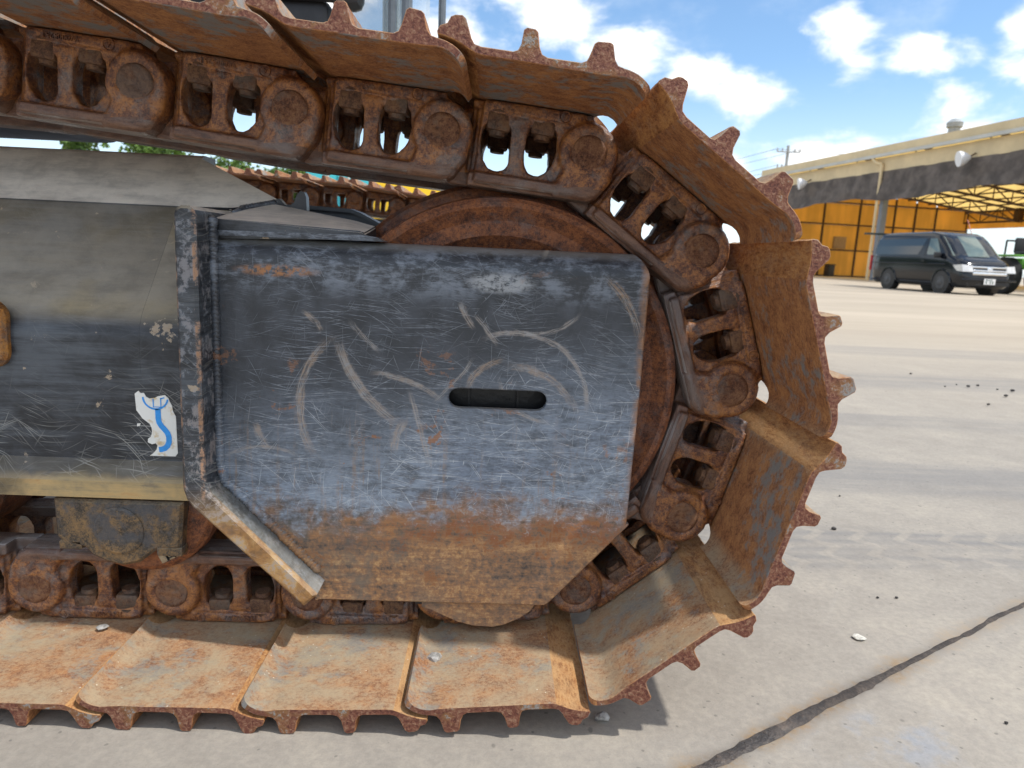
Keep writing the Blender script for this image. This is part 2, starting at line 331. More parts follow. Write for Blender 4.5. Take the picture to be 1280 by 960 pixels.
def sticker_mat():
    m, t = M('torn white sticker paper'); v = t.obj(False)
    n = t.noise(v, 90, 5, .6)
    t.out(t.mix(t.mr(n, .52, .72), (.80, .80, .76), (.62, .48, .28)), .5); return m
M_paper = sticker_mat()
M_blue = plain('sticker blue ink', (.03, .30, .78), .45, var=.08, sc=200)

def glass_mat(name, tint=(.55, .65, .68), alpha=.35):
    m, t = M(name)
    b = t.out(tint, .05, 0, None, .8); b.inputs['Transmission Weight'].default_value = 0
    b.inputs['Alpha'].default_value = alpha
    return m
M_glass = glass_mat('pale cab glass')

def concrete_mat():
    m, t = M('dusty concrete yard')
    v = t.n('ShaderNodeNewGeometry').outputs['Position']; x, y, z = t.sep(v)
    nL = t.noise(v, .35, 5, .55, .4); nM = t.noise(v, 2.2, 6, .6, .5); nS = t.noise(v, 14, 6, .62); nF = t.noise(v, 90, 5, .7); nG = t.noise(v, 420, 3, .7)
    near = t.ramp(t.add(t.mul(nM, .42), t.add(t.mul(nS, .36), t.mul(nF, .22))), [(.34, (.27, .243, .208)), (.5, (.33, .300, .257)), (.66, (.405, .364, .302))])
    far = t.ramp(t.noise(t.map(v, sc=(.12, .7, 1)), 1, 6, .6), [(.35, (.38, .32, .245)), (.6, (.50, .425, .325))])
    col = t.mix(t.mr(t.add(y, t.mul(nL, 2)), 1.6, 7.5), near, far)
    # long wheel tracks that run past the machine, and tread bars in the nearest
    for y0, w, k, sl in ((.395, .13, .80, .038), (1.02, .20, .55, -.07), (1.75, .16, .38, -.05), (2.6, .3, .4, .03), (4.1, .35, .35, -.02)):
        dy = t.math('ABSOLUTE', t.add(t.math('SUBTRACT', y, y0), t.add(t.mul(x, -sl), t.mul(t.math('SUBTRACT', nM, .5), .08))))
        b = t.mul(t.mr(dy, w, w * .55), t.mr(t.noise(t.map(v, sc=(.8, 9, 1)), 1, 5, .65), .33, .58, .3, 1))
        if y0 < .5:
            ribs = t.math('SINE', t.mul(t.math('SUBTRACT', y, t.mul(x, sl)), 150))
            bars = t.math('SINE', t.mul(t.add(x, t.mul(t.math('PINGPONG', t.math('SUBTRACT', y, t.mul(x, sl)), .04), 1.1)), 62))
            b = t.mul(b, t.add(.62, t.add(t.mul(ribs, .22), t.mul(t.mr(bars, .4, .9), -.55))))
        col = t.mix(t.mul(b, k), col, (.175, .175, .178))
    # bluish rubbed smear and pale arcs close by
    bl = t.mul(t.mr(t.vm('LENGTH', t.vm('MULTIPLY', t.vm('SUBTRACT', v, (.52, -.17, 0)), (1.4, 2.6, 0))), .24, .02), t.mr(nS, .46, .62))
    col = t.mix(t.mul(bl, .45), col, (.22, .28, .37))
    # stain along the joint (line through .262,-.229 with slope .608)
    jd = t.math('ABSOLUTE', t.mul(t.add(t.math('SUBTRACT', y, t.mul(x, .608)), .388), .854))
    st = t.mul(t.mr(t.add(jd, t.mul(t.math('SUBTRACT', nS, .5), -.07)), .030, .0), t.mr(nF, .35, .6, .45, 1))
    fade = t.mr(x, .55, .75, 1, .5)
    col = t.mix(t.mul(st, fade), col, t.mix(t.mr(nS, .4, .6), (.10, .085, .07), (.27, .19, .11)))
    # oily damp spots and dirt flecks
    fl = t.vor(t.vm('ADD', v, t.vm('SCALE', t.noise(v, 30, 2, col=True), scale=.02)), 34)
    fl2 = t.vor(t.vm('ADD', v, t.vm('SCALE', t.noise(v, 60, 2, col=True), scale=.01)), 110)
    fm = t.mx(t.mul(t.math('LESS_THAN', t.sep(fl['Color'])[0], .05), t.mr(fl['Distance'], .16, .08)), t.mul(t.math('LESS_THAN', t.sep(fl2['Color'])[0], .06), t.mr(fl2['Distance'], .30, .18)))
    col = t.mix(t.mul(fm, .6), col, (.14, .13, .115))
    if 0: pass
    s2 = t.map(v, rot=(0, 0, R(-57))); sc = t.vor(t.map(s2, sc=(2.2, 90, 0)), 1)
    scm = t.mul(t.math('LESS_THAN', t.sep(sc['Color'])[0], .10), t.mr(sc['Distance'], .35, .05))
    col = t.mix(t.mul(scm, .06), col, (.5, .48, .44))
    col = t.mix(t.mr(t.add(t.mul(nF, .6), t.mul(nG, .4)), .38, .62, .5, 0), col, t.mix(.35, col, (.12, .115, .11)))
    spk = t.mr(nG, .33, .26)
    col = t.mix(t.mul(spk, .5), col, (.12, .11, .10))
    h = t.add(t.add(t.mul(nS, 1.0), t.mul(nF, .6)), t.mul(nG, .4))
    t.out(col, .85, 0, t.bump(h, .0016, .7), .3)
    return m
M_concrete = concrete_mat()

def tar_mat():
    m, t = M('old tar in concrete joint'); v = t.n('ShaderNodeNewGeometry').outputs['Position']
    n = t.noise(v, 30, 5, .65, .5); n2 = t.noise(v, 160, 4, .7); x = t.sep(v)[0]
    wet = t.mr(t.add(x, t.mul(n, .15)), .56, .42)
    col = t.mix(t.mr(t.add(t.mul(n, .6), t.mul(n2, .4)), .4, .62), (.035, .028, .024), (.085, .066, .053))
    col = t.mix(t.mul(t.mr(n, .56, .7), .35), col, (.22, .17, .13))
    t.out(col, t.mix(wet, (.8,) * 3, (.35,) * 3), 0, t.bump(t.add(n, n2), .003), .5); return m
M_tar = tar_mat()
M_stone = plain('grey stone', (.33, .32, .30), .85, var=.4, sc=160, bump=.001)
M_chip = plain('pale chip', (.55, .53, .47), .8, var=.3, sc=200)
M_clod = plain('dark dirt clod', (.035, .032, .03), .9, var=.4, sc=120, bump=.001)

# ------------------------------------------------------------------ object helpers
def finish(bm, smooth=None):
    bmesh.ops.recalc_face_normals(bm, faces=bm.faces)
    if smooth is not None:
        for f in bm.faces: f.smooth = True
        for e in bm.edges:
            if len(e.link_faces) == 2 and e.calc_face_angle(0) > R(smooth): e.smooth = False
def mesh(name, bm, mats, smooth=None):
    finish(bm, smooth)
    me = bpy.data.meshes.new(name); bm.to_mesh(me); bm.free()
    for m in (mats if isinstance(mats, (list, tuple)) else [mats]): me.materials.append(m)
    return me
def link_obj(name, me, parent=None, mat4=None):
    o = bpy.data.objects.new(name, me); C.objects.link(o)
    if mat4 is not None: o.matrix_world = mat4
    if parent is not None:
        o.parent = parent; o.matrix_parent_inverse = PW[parent.name].inverted()
    PW[o.name] = o.matrix_world.copy() if mat4 is None else mat4.copy()
    return o
PW = {}
def part(name, bm, mats, parent, smooth=30, label=None):
    o = link_obj(name, mesh(name, bm, mats, smooth), parent)
    if label: o['label'] = label
    return o
def flat_y(o):
    for p in o.data.polygons:
        if abs(p.normal.y) > .9995: p.use_smooth = False
    return o
def thing(name, label, cat, loc=(0, 0, 0), group=None, me=None):
    o = bpy.data.objects.new(name, me); C.objects.link(o); o.location = loc
    PW[o.name] = Matrix.Translation(loc)
    o['label'] = label; o['category'] = cat
    if group: o['group'] = group
    return o
def struct(name, bm, mats, smooth=None):
    o = link_obj(name, mesh(name, bm, mats, smooth)); o['kind'] = 'structure'; return o

def add_box(bm, c, s, rot=None, mi=0, bev=0.0):
    r = bmesh.ops.create_cube(bm, size=1); vs = r['verts']
    for v in vs: v.co = Vector((v.co.x * s[0], v.co.y * s[1], v.co.z * s[2]))
    if bev:
        es = list({e for v in vs for e in v.link_edges})
        q = bmesh.ops.bevel(bm, geom=es, offset=bev, segments=2, affect='EDGES', profile=.5)
        vs = list({v for f in q['faces'] for v in f.verts} | {v for v in vs if v.is_valid})
    m = Matrix.Translation(c) @ (rot.to_4x4() if rot is not None else Matrix())
    for v in vs: v.co = m @ v.co
    for f in {f for v in vs for f in v.link_faces}: f.material_index = mi
    return vs
def add_prism(bm, pts, y0, y1, holes=(), mi=0, to=lambda a, y, b: (a, y, b)):
    """polygon pts in (a, b), extruded from y0 to y1, holes cut through"""
    loops = [list(pts)] + [list(h) for h in holes]
    V0, V1 = [], []
    for lp in loops:
        V0.append([bm.verts.new(to(a, y0, b)) for a, b in lp]); V1.append([bm.verts.new(to(a, y1, b)) for a, b in lp])
    flat0 = [v for l in V0 for v in l]; flat1 = [v for l in V1 for v in l]
    tri = tessellate_polygon([[Vector((a, b, 0)) for a, b in lp] for lp in loops])
    fs = []
    for q in tri:
        for fl in (flat0, flat1):
            try: fs.append(bm.faces.new([fl[i] for i in q]))
            except ValueError: pass
    for a, b in zip(V0, V1):
        for i in range(len(a)):
            fs.append(bm.faces.new((a[i], a[(i + 1) % len(a)], b[(i + 1) % len(a)], b[i])))
    for f in fs: f.material_index = mi
    return V0, V1
def add_bprism(bm, pts, y0, y1, b, holes=(), mi=0, lock=lambda p: False):
    """prism in XZ with a small chamfer round its front rim at y0"""
    def inset(lp, hole):
        ar = sum(lp[i - 1][0] * lp[i][1] - lp[i][0] * lp[i - 1][1] for i in range(len(lp))); sg = (1 if ar > 0 else -1) * (-1 if hole else 1); o = []
        for i, p in enumerate(lp):
            a, c = Vector(lp[i - 1]), Vector(lp[(i + 1) % len(lp)]); p = Vector(p); d1 = (p - a).normalized(); d2 = (c - p).normalized()
            n1, n2 = Vector((-d1.y, d1.x)), Vector((-d2.y, d2.x)); m = (n1 + n2).normalized(); k = b / max(.35, m.dot(n1))
            q = p + m * k * sg
            if lock(p): q.y = p.y
            o.append(tuple(q))
        return o
    loops = [list(pts)] + [list(h) for h in holes]; F, Mi, Bk = [], [], []
    for i, lp in enumerate(loops):
        q = inset(lp, i > 0)
        F.append([bm.verts.new((x, y0, z)) for x, z in q]); Mi.append([bm.verts.new((x, y0 if lock(Vector((x, z))) else y0 + b, z)) for x, z in lp]); Bk.append([bm.verts.new((x, y1, z)) for x, z in lp])
        loops[i] = q
    fs = []
    for fl in (F, Bk):
        flat = [v for l in fl for v in l]
        for t3 in tessellate_polygon([[Vector((v.co.x, v.co.z, 0)) for v in l] for l in fl]): fs.append(bm.faces.new([flat[i] for i in t3]))
    for A, B, D in zip(F, Mi, Bk):
        n = len(A)
        for i in range(n):
            j = (i + 1) % n; fs.append(bm.faces.new((A[i], A[j], B[j], B[i]))); fs.append(bm.faces.new((B[i], B[j], D[j], D[i])))
    for f in fs: f.material_index = mi
def add_cyl(bm, p0, p1, r0, r1=None, n=16, mi=0, caps=True):
    p0, p1 = Vector(p0), Vector(p1); r1 = r0 if r1 is None else r1
    d = (p1 - p0).normalized(); a = d.orthogonal().normalized(); b = d.cross(a)
    A = [bm.verts.new(p0 + (a * math.cos(t) + b * math.sin(t)) * r0) for t in [2 * math.pi * i / n for i in range(n)]]
    B = [bm.verts.new(p1 + (a * math.cos(t) + b * math.sin(t)) * r1) for t in [2 * math.pi * i / n for i in range(n)]]
    fs = [bm.faces.new((A[i], A[(i + 1) % n], B[(i + 1) % n], B[i])) for i in range(n)]
    if caps: fs += [bm.faces.new(A), bm.faces.new(B)]
    for f in fs: f.material_index = mi
def add_lathe(bm, c, prof, n=48, mi=0, close=True):
    """prof: (y, r) about an axis through c parallel to Y"""
    rings = []
    for y, r in prof:
        if r < 1e-6: rings.append([bm.verts.new((c[0], c[1] + y, c[2]))])
        else: rings.append([bm.verts.new((c[0] + r * math.cos(2 * math.pi * i / n), c[1] + y, c[2] + r * math.sin(2 * math.pi * i / n))) for i in range(n)])
    for A, B in zip(rings, rings[1:]):
        for i in range(n):
            j = (i + 1) % n
            if len(A) == 1 and len(B) == 1: continue
            if len(A) == 1: f = bm.faces.new((A[0], B[j], B[i]))
            elif len(B) == 1: f = bm.faces.new((A[i], A[j], B[0]))
            else: f = bm.faces.new((A[i], A[j], B[j], B[i]))
            f.material_index = mi
def tube(bm, pts, r, n=8, mi=0):
    for a, b in zip(pts, pts[1:]): add_cyl(bm, a, b, r, n=n, mi=mi)
def evaluated(o):
    dg = bpy.context.evaluated_depsgraph_get(); dg.update()
    me = bpy.data.meshes.new_from_object(o.evaluated_get(dg)); return me
def text_bm(bm, body, size, depth, m4, mi=0):
    cu = bpy.data.curves.new('t', 'FONT'); cu.body = body; cu.size = size; cu.extrude = depth; cu.resolution_u = 2; cu.align_x = 'CENTER'; cu.align_y = 'CENTER'
    o = bpy.data.objects.new('t', cu); C.objects.link(o)
    me = evaluated(o); me.transform(m4)
    k = len(bm.faces); bm.from_mesh(me); bm.faces.ensure_lookup_table()
    for f in bm.faces[k:]: f.material_index = mi
    bpy.data.objects.remove(o); bpy.data.meshes.remove(me); bpy.data.curves.remove(cu)

# ------------------------------------------------------------------ ground
bm = bmesh.new()
for s in (1,):
    vs = [bm.verts.new(p) for p in ((-900, -300, 0), (900, -300, 0), (900, 1500, 0), (-900, 1500, 0))]; bm.faces.new(vs)
struct('ground', bm, M_concrete)
bm = bmesh.new()     # tar ribbon bulging out of the joint
prev = None; x = -1.2
while x < 9:
    y = .608 * x - .388; k = .35 + .65 * max(0, mnoise.noise(Vector((x * 6, 3, 0))) + .35)
    w = (.0052 if x > .62 else .0052 + .009 * k * max(0, min(1, (.62 - x) / .2)))
    w *= .85 + .35 * mnoise.noise(Vector((x * 40, 0, 0))) + .3 * mnoise.noise(Vector((x * 110, 4, 0)))
    h = .0012 + (.004 * k * max(0, mnoise.noise(Vector((x * 25, 5, 0))) + .3) if x < .6 else 0)
    nrm = Vector((-.52, .854, 0)); ctr = Vector((x, y, 0)) + nrm * .003 * mnoise.noise(Vector((x * 12, 9, 0)))
    ring = [bm.verts.new(ctr + nrm * (w * q) + Vector((0, 0, z * h + .0005))) for q, z in ((-1, 0), (-.6, .7), (0, 1), (.6, .7), (1, 0))]
    if prev:
        for i in range(4): bm.faces.new((prev[i], prev[i + 1], ring[i + 1], ring[i]))
    prev = ring; x += .012 if x < 1.4 else .2
struct('joint_seam', bm, M_tar, 60)

# ------------------------------------------------------------------ the excavator
EX = thing('excavator', 'rusty crawler excavator filling the foreground, with scratched black track frame and steel track shoes', 'excavator', (-1.2, 1.2, 0))
P = .19
top = [(-2.36, .795), (-2.17, .80), (-1.98, .803), (-1.79, .805), (-1.60, .805), (-1.41, .803), (-1.22, .80), (-1.03, .795), (-.84, .788), (-.645, .778)]
pins = top + [(-.454, .759), (-.265, .737), (-.075, .720), (.112, .701), (.268, .586), (.326, .403), (.274, .219), (.131, .104), (-.059, .088)]
pins += [(-.249 - .19 * i, .082) for i in range(12)]

def link_mesh():
    bm = bmesh.new(); mm = .001
    to = lambda a, y, b: (a * mm, y * mm, b * mm)
    def circ(cu, cv, r, n=28): return [(cu + r * math.cos(2 * math.pi * i / n), cv + r * math.sin(2 * math.pi * i / n)) for i in range(n)]
    def bm_prism(*a, **k): add_prism(bm, *a, to=to, **k)
    w1 = [(-136, 18), (-106, 20), (-101, 15), (-98, -2), (-97, -20), (-104, -34), (-114, -37), (-125, -35), (-134, -25), (-139, -8), (-139, 8)]
    w2 = [(-77, 22), (-47, 23), (-42, 17), (-40, 0), (-43, -18), (-52, -31), (-62, -36), (-73, -34), (-80, -22), (-82, -5), (-81, 12)]
    outl = [(-141, 42), (-120, 43), (-60, 47), (-20, 47), (6, 40), (20, 20), (20, -46), (-141, -46)]
    bm_prism(outl, 2.5, 26, holes=[w1, w2])
    bm_prism([(-147, 40), (-136, 40), (-139, 18), (-141, -10), (-136, -42), (-147, -44)], 9, 28)
    bm_prism([(-153, 38), (-140, 38), (-142, 0), (-140, -46), (-153, -44)], 16, 34)
    bm_prism([(-178, 30), (-140, 38), (-140, -46), (-178, -44)], 23, 42)
    hole = circ(0, 0, 25.8)
    for r, w in ((38.5, -5), (37, -8.5), (34.5, -11)): bm_prism(circ(0, 0, r), w, 27, holes=[hole])
    bm_prism(circ(0, 0, 30), -8.6, 26)
    for k, w in ((0, -6), (3, -9.5), (6, -11)):
        bm_prism([(-38 + k, -44), (-26 + k, -10), (0, -20), (37 - k, -8), (33 - k, -32), (20 - k, -52 + k * .5), (8 - k, -59 + k), (-38 + k, -59 + k)], w, 26)
    # rail: bar with chamfered outer lower edge
    bm_prism([(-150, -59.5), (12, -59.5), (20, -52), (18, -43), (-150, -43)], 0, 44)
    bm_prism([(-178, -59.5), (-140, -59.5), (-140, -43), (-178, -43)], 24, 44)
    bm_prism([(-142, -55), (8, -55), (12, -50), (8, -42), (-142, -42)], -8, 6)
    bm_prism([(-138, -53), (8, -53), (8, -44), (-138, -44)], -10, 6)
    # pad under the shoe, thicker in the middle of the link
    bm_prism([(-140, 40), (-120, 34), (-86, 37), (-30, 36), (4, 34), (0, 47.5), (-140, 47.5)], .5, 44)
    bm_prism([(-154, 39), (-138, 39), (-138, 47.5), (-154, 47.5)], 10, 44)
    bm_prism([(-134, 42), (-112, 37), (-70, 34), (-30, 33), (-5, 36), (-12, 47.5), (-126, 47.5)], -3.2, 6)
    bm_prism([(-99, -40), (-83, -40), (-80, 30), (-102, 30)], .5, 26)
    # cranked inner end with boss
    bm_prism([(-150, 40), (-150, -50), (-190, -34), (-205, -20), (-205, 20), (-190, 34)], 28, 44)
    bm_prism(circ(-190, 0, 35), 29, 52)
    finish(bm)
    me = bpy.data.meshes.new('raw'); bm.to_mesh(me); bm.free()
    o = bpy.data.objects.new('raw', me); C.objects.link(o)
    r = o.modifiers.new('r', 'REMESH'); r.mode = 'VOXEL'; r.voxel_size = .0019; r.adaptivity = 0
    s = o.modifiers.new('s', 'SMOOTH'); s.factor = .5; s.iterations = 9
    d = o.modifiers.new('d', 'DECIMATE'); d.ratio = .34
    out = evaluated(o); bpy.data.objects.remove(o); bpy.data.meshes.remove(me)
    bm = bmesh.new(); bm.from_mesh(out); bpy.data.meshes.remove(out)
    for v in bm.verts:      # rough casting skin
        v.co += v.normal * (.0009 * mnoise.noise(v.co * 70) + .0006 * mnoise.noise(v.co * 260))
    for f in bm.faces:
        f.smooth = True
        f.material_index = 2 if (f.normal.z < -.85 and f.calc_center_median().z < -.05) else 1 if f.calc_center_median().z < -.0425 else 0
    m4 = Matrix(((-1, 0, 0, -.098), (0, 0, -1, 0.0012), (0, -1, 0, .0325), (0, 0, 0, 1)))
    m4 = Matrix.Translation((-.094, -.0030, .0405)) @ Matrix(((-1, 0, 0, 0), (0, 0, -1, 0), (0, -1, 0, 0), (0, 0, 0, 1)))
    text_bm(bm, 'W0005251', .0100, .0016, m4, 0)
    m5 = Matrix.Translation((-.036, -.0030, .0400)) @ Matrix(((-1, 0, 0, 0), (0, 0, -1, 0), (0, -1, 0, 0), (0, 0, 0, 1)))
    text_bm(bm, 'A', .008, .0022, m5, 0)
    add_ring(bm, (-.036, -.0030, .0400), .0068, .0009)
    return bm
def add_ring(bm, c, r, t, n=20):
    vs = []
    for i in range(n):
        a = 2 * math.pi * i / n
        vs.append([bm.verts.new((c[0] + (r + t * math.cos(b)) * math.cos(a), c[1] + t * math.sin(b) * 1.6, c[2] + (r + t * math.cos(b)) * math.sin(a))) for b in (0, math.pi / 2, math.pi, 1.5 * math.pi)])
    for i in range(n):
        for j in range(4):
            bm.faces.new((vs[i][j], vs[(i + 1) % n][j], vs[(i + 1) % n][(j + 1) % 4], vs[i][(j + 1) % 4]))
CW = .185       # width over both link rows
lb = link_mesh()
lm_out = bpy.data.meshes.new('track_link'); lb.to_mesh(lm_out)
for v in lb.verts: v.co.y = CW - v.co.y
bmesh.ops.reverse_faces(lb, faces=lb.faces)
lm_in = bpy.data.meshes.new('track_link'); lb.to_mesh(lm_in); lb.free()
for me in (lm_out, lm_in): me.materials.append(M_link); me.materials.append(M_rail); me.materials.append(M_tread)

def pin_mesh():
    bm = bmesh.new()
    pr = [(-.0098, 0), (-.0102, .006), (-.0112, .012), (-.0115, .0175), (-.0108, .021), (-.0092, .0226), (-.004, .0232), (.03, .0232)]
    pr = [(y, r) for y, r in pr[:1]] + [(pr[0][0] + (pr[1][0] - pr[0][0]) * k / 3, pr[1][1] * k / 3) for k in (1, 2)] + pr[1:2] + [(-.0105, .009), (-.0106, .0105)] + pr[2:3] + [(-.0112, .014), (-.0113, .016)] + pr[3:]
    add_lathe(bm, (0, 0, 0), pr, 32)
    for v in bm.verts: v.co += Vector((0, .0012 * mnoise.noise(v.co * 170), 0))
    return mesh('track_pin', bm, M_pin, 40)
def bolt_mesh():
    bm = bmesh.new()
    add_box(bm, (0, 0, -.0125), (.0310, .030, .0235), bev=.0034)
    add_cyl(bm, (0, 0, -.030), (0, 0, -.022), .0105, .0115, 14)
    add_cyl(bm, (0, 0, -.0018), (0, 0, .004), .0175, n=18)
    for v in bm.verts: v.co += Vector((.0006, .0006, .0008)) * mnoise.noise(v.co * 120 + Vector((9, 0, 0)))
    return mesh('track_bolt', bm, M_bolt, 35)
pm, bmh = pin_mesh(), bolt_mesh()

def shoe_mesh(seed):
    mm = .001; rs = random.Random(seed); wear = [rs.uniform(.80, 1.0) for _ in range(3)]
    outer = [(-187, 65), (-184.5, 71), (-178, 74.5), (-175, 81), (-171, 83.5), (-164, 84), (-160, 81), (-153, 63), (-149, 58.5), (-142, 57), (-110, 57), (-105.5, 59), (-103, 65), (-101.5, 79), (-99, 82), (-91, 82.5), (-88, 80), (-84.5, 65), (-81, 59), (-75, 57), (-41, 57), (-36, 59.5), (-33, 66), (-30.5, 80.5), (-27.5, 83.5), (-15.5, 83.5), (-12.5, 81), (-8, 65), (-4, 60), (3, 58.5)]
    outer = [(u, v if v < 66 else 66 + (v - 66) * wear[0 if u < -145 else 1 if u < -70 else 2]) for u, v in outer]
    inner = [(3, 50.5), (-7, 49.5), (-20, 49), (-60, 49), (-100, 49), (-140, 49), (-147, 50), (-154, 53), (-163, 57.2), (-172, 60), (-181, 61.8), (-186, 62.2)]
    # curl: outer and inner arcs, same count; parameter 0..1
    co = [(3, 58.5), (10, 57.5), (17, 55.3), (24, 51.5), (29.5, 47), (33.5, 42)]
    ci = [(3, 50.5), (9, 49.6), (15, 47.8), (20.5, 44.5), (25.5, 40.5), (29.5, 36)]
    def at(pl, t):
        t = max(0, min(1, t)) * (len(pl) - 1); i = min(int(t), len(pl) - 2); f = t - i
        return (pl[i][0] + (pl[i + 1][0] - pl[i][0]) * f, pl[i][1] + (pl[i + 1][1] - pl[i][1]) * f)
    def end(w):     # how far the curl reaches at depth w (1 full); cut back round the link bosses and at the corners
        e = 1.0
        for c in (26, CW * 1000 - 26):
            d = abs(w - c) / 46
            if d < 1: e = min(e, 1 - .99 * math.sqrt(max(0, 1 - d ** 2)))
        for c in (-190, 390):
            d = 10 - abs(w - c)
            if d > 0: e = min(e, 1 - .26 * (1 - math.sqrt(max(0, 1 - (d / 10) ** 2))))
        return e
    ws = [-190, -189.3, -188, -186, -183, -179, -174, -120, -60, -24, -20, -19, -17, -12, -4, 6, 16, 26, 36, 46, 56, 64, 69, 71, 72, 80, 100]
    ws = ws + [200 - w for w in reversed(ws[:-1])]
    bm = bmesh.new(); rings = []
    for w in ws:
        e = end(w); k = 6
        prof = outer[:-1] + [at(co, e * i / k) for i in range(k + 1)] + [at(ci, e * (k - i) / k) for i in range(k + 1)] + inner[1:]
        if w in (-190, 390):      # tiny chamfer at the end faces
            n = len(prof); q = []
            for i in range(n):
                a, b, c = Vector(prof[i - 1]), Vector(prof[i]), Vector(prof[(i + 1) % n])
                tn = (c - a)
                if tn.length < 1e-6: q.append(prof[i]); continue
                tn.normalize(); nn = Vector((tn.y, -tn.x)); q.append(tuple(b + nn * .8))
            prof = q
        rings.append([bm.verts.new((u * mm, w * mm, v * mm)) for u, v in prof])
    n = len(rings[0]); no = len(outer) - 1 + 7
    for A, B in zip(rings, rings[1:]):
        for i in range(n):
            j = (i + 1) % n
            try: f = bm.faces.new((A[i], A[j], B[j], B[i]))
            except ValueError: continue
            c = f.calc_center_median()
            f.material_index = 1 if (c.x < -.149 and i >= no) else 0
    for rg in (rings[0], rings[-1]):
        tri = tessellate_polygon([[Vector((v.co.x, v.co.z, 0)) for v in rg]])
        for q in tri:
            try: f = bm.faces.new([rg[i] for i in q]); f.material_index = 2
            except ValueError: pass
    off = Vector((seed * 3.1, 0, 0))
    for v in bm.verts:
        v.co.z += .0008 * mnoise.noise(v.co * 25 + off) + (.0022 * mnoise.noise(v.co * 45 + off) if v.co.z > .07 else 0)
        v.co.x += .0012 * mnoise.noise(v.co * 60 + off) if v.co.z > .062 else 0
    return bm
shoe_meshes = [mesh('track_shoe', shoe_mesh(k), [M_shoe, M_lip, M_edge], 32) for k in range(5)]

def frame_at(i):
    a, b = Vector(pins[i - 1]), Vector(pins[i]); d = (b - a).normalized()
    return Matrix(((d.x, 0, -d.y, b.x), (0, 1, 0, 0), (d.y, 0, d.x, b.y), (0, 0, 0, 1)))
for dy in (0, 2.3):
    for i in range(1, len(pins)):
        m4 = Matrix.Translation((0, dy, 0)) @ frame_at(i)
        link_obj('track_shoe', shoe_meshes[(i * 3 + i // 4) % 5], EX, m4)
        for row, me in (('out', lm_out), ('in', lm_in)):
            L = link_obj('track_link', me, EX, m4)
            if dy: continue
            for u in (-.1195, -.0615):
                link_obj('track_bolt', bmh, L, m4 @ Matrix.Translation((u, (.0165 if row == 'out' else CW - .0165), .0375 + (.002 if u > -.1 else -.0005))) @ Matrix.Rotation(R(rnd.uniform(-5, 5)), 4, 'Z'))
            if row == 'out': link_obj('track_pin', pm, L, m4 @ Matrix.Rotation(rnd.uniform(0, 6), 4, 'Y'))

# front idler wheel
def idler(y):
    bm = bmesh.new()
    pr = [(.042, 0), (.042, .10), (.034, .115), (.030, .150), (.022, .165), (.024, .178), (.016, .190), (.010, .196), (.010, .215), (.004, .226), (-.002, .232), (-.004, .238), (-.001, .2435), (.006, .246), (.052, .246), (.058, .262), (.066, .268), (.134, .268), (.142, .262), (.148, .246), (.2, .246), (.204, .235), (.19, .20), (.16, .1), (.16, 0)]
    add_lathe(bm, (.0065, y, .399), pr, 96)
    part('idler_wheel', bm, M_idler, EX, 24)
idler(0); idler(2.3)

# ------------------------------------------------------------------ track frame
def extrude_yz(bm, prof, x0, x1, mi=0):
    A = [bm.verts.new((x0, y, z)) for y, z in prof]; B = [bm.verts.new((x1, y, z)) for y, z in prof]; n = len(prof)
    fs = [bm.faces.new((A[i], A[(i + 1) % n], B[(i + 1) % n], B[i])) for i in range(n)]
    for r in (A, B):
        for q in tessellate_polygon([[Vector((v.co.y, v.co.z, 0)) for v in r]]): fs.append(bm.faces.new([r[i] for i in q]))
    for f in fs: f.material_index = mi
def frame_profile(m=1):
    pr = [(-.03, .275)]
    c = Vector((.036, .437)); r = .066       # rounded upper bend
    for k in range(0, 8):
        a = R(180 - k * 39 / 7); pr.append((c.x + r * math.cos(a), c.y + r * math.sin(a)))
    pr += [(.0995, .6145)]
    return pr + ([(.1005, .6175), (.187, .693), (.20, .699), (.24, .699), (.24, .268)] if m else [(.22, .6145), (.22, .275)])
bm = bmesh.new(); extrude_yz(bm, frame_profile(), -2.4, -.4552); extrude_yz(bm, frame_profile(0), -.455, -.372)
FR = part('track_frame', bm, M_frame, EX, 30)
bm = bmesh.new(); extrude_yz(bm, frame_profile(), -2.4, -.372)
for v in bm.verts: v.co.y = 2.5 - v.co.y
part('track_frame', bm, M_frame, EX, 30)
bm = bmesh.new()
pf = [(-.050, .234), (-.051, .257), (-.047, .262), (-.0305, .281), (.10, .281), (.10, .234)]
extrude_yz(bm, pf, -2.4, -.3745)
part('bottom_flange', bm, M_frame, FR, 25)
# pointed end of the upper slope
bm = bmesh.new()
q = [Vector(p) for p in ((-.4552, .1005, .6176), (-.38, .1012, .6185), (-.312, .108, .631), (-.4552, .1872, .6932))]; nrm = Vector((0, .66, -.75)) * .014
V = [bm.verts.new(p) for p in q]; V2 = [bm.verts.new(p + nrm) for p in q]
bm.faces.new(V); bm.faces.new(list(reversed(V2)))
for i in range(4): bm.faces.new((V[i], V[(i + 1) % 4], V2[(i + 1) % 4], V2[i]))
part('slope_plate', bm, M_frame, FR, 25)
bm = bmesh.new()
add_prism(bm, [(-.368, .598), (-.368, .622), (-.312, .634), (-.304, .626), (-.297, .6255), (-.291, .630), (-.287, .641), (-.282, .646), (-.277, .645), (-.274, .638), (-.273, .606), (-.262, .600)], .098, .113)
bmesh.ops.bevel(bm, geom=[e for e in bm.edges if abs(e.calc_face_angle(0)) > .8], offset=.0012, segments=1, affect='EDGES')
part('lifting_hook', bm, M_frame, FR, 30)
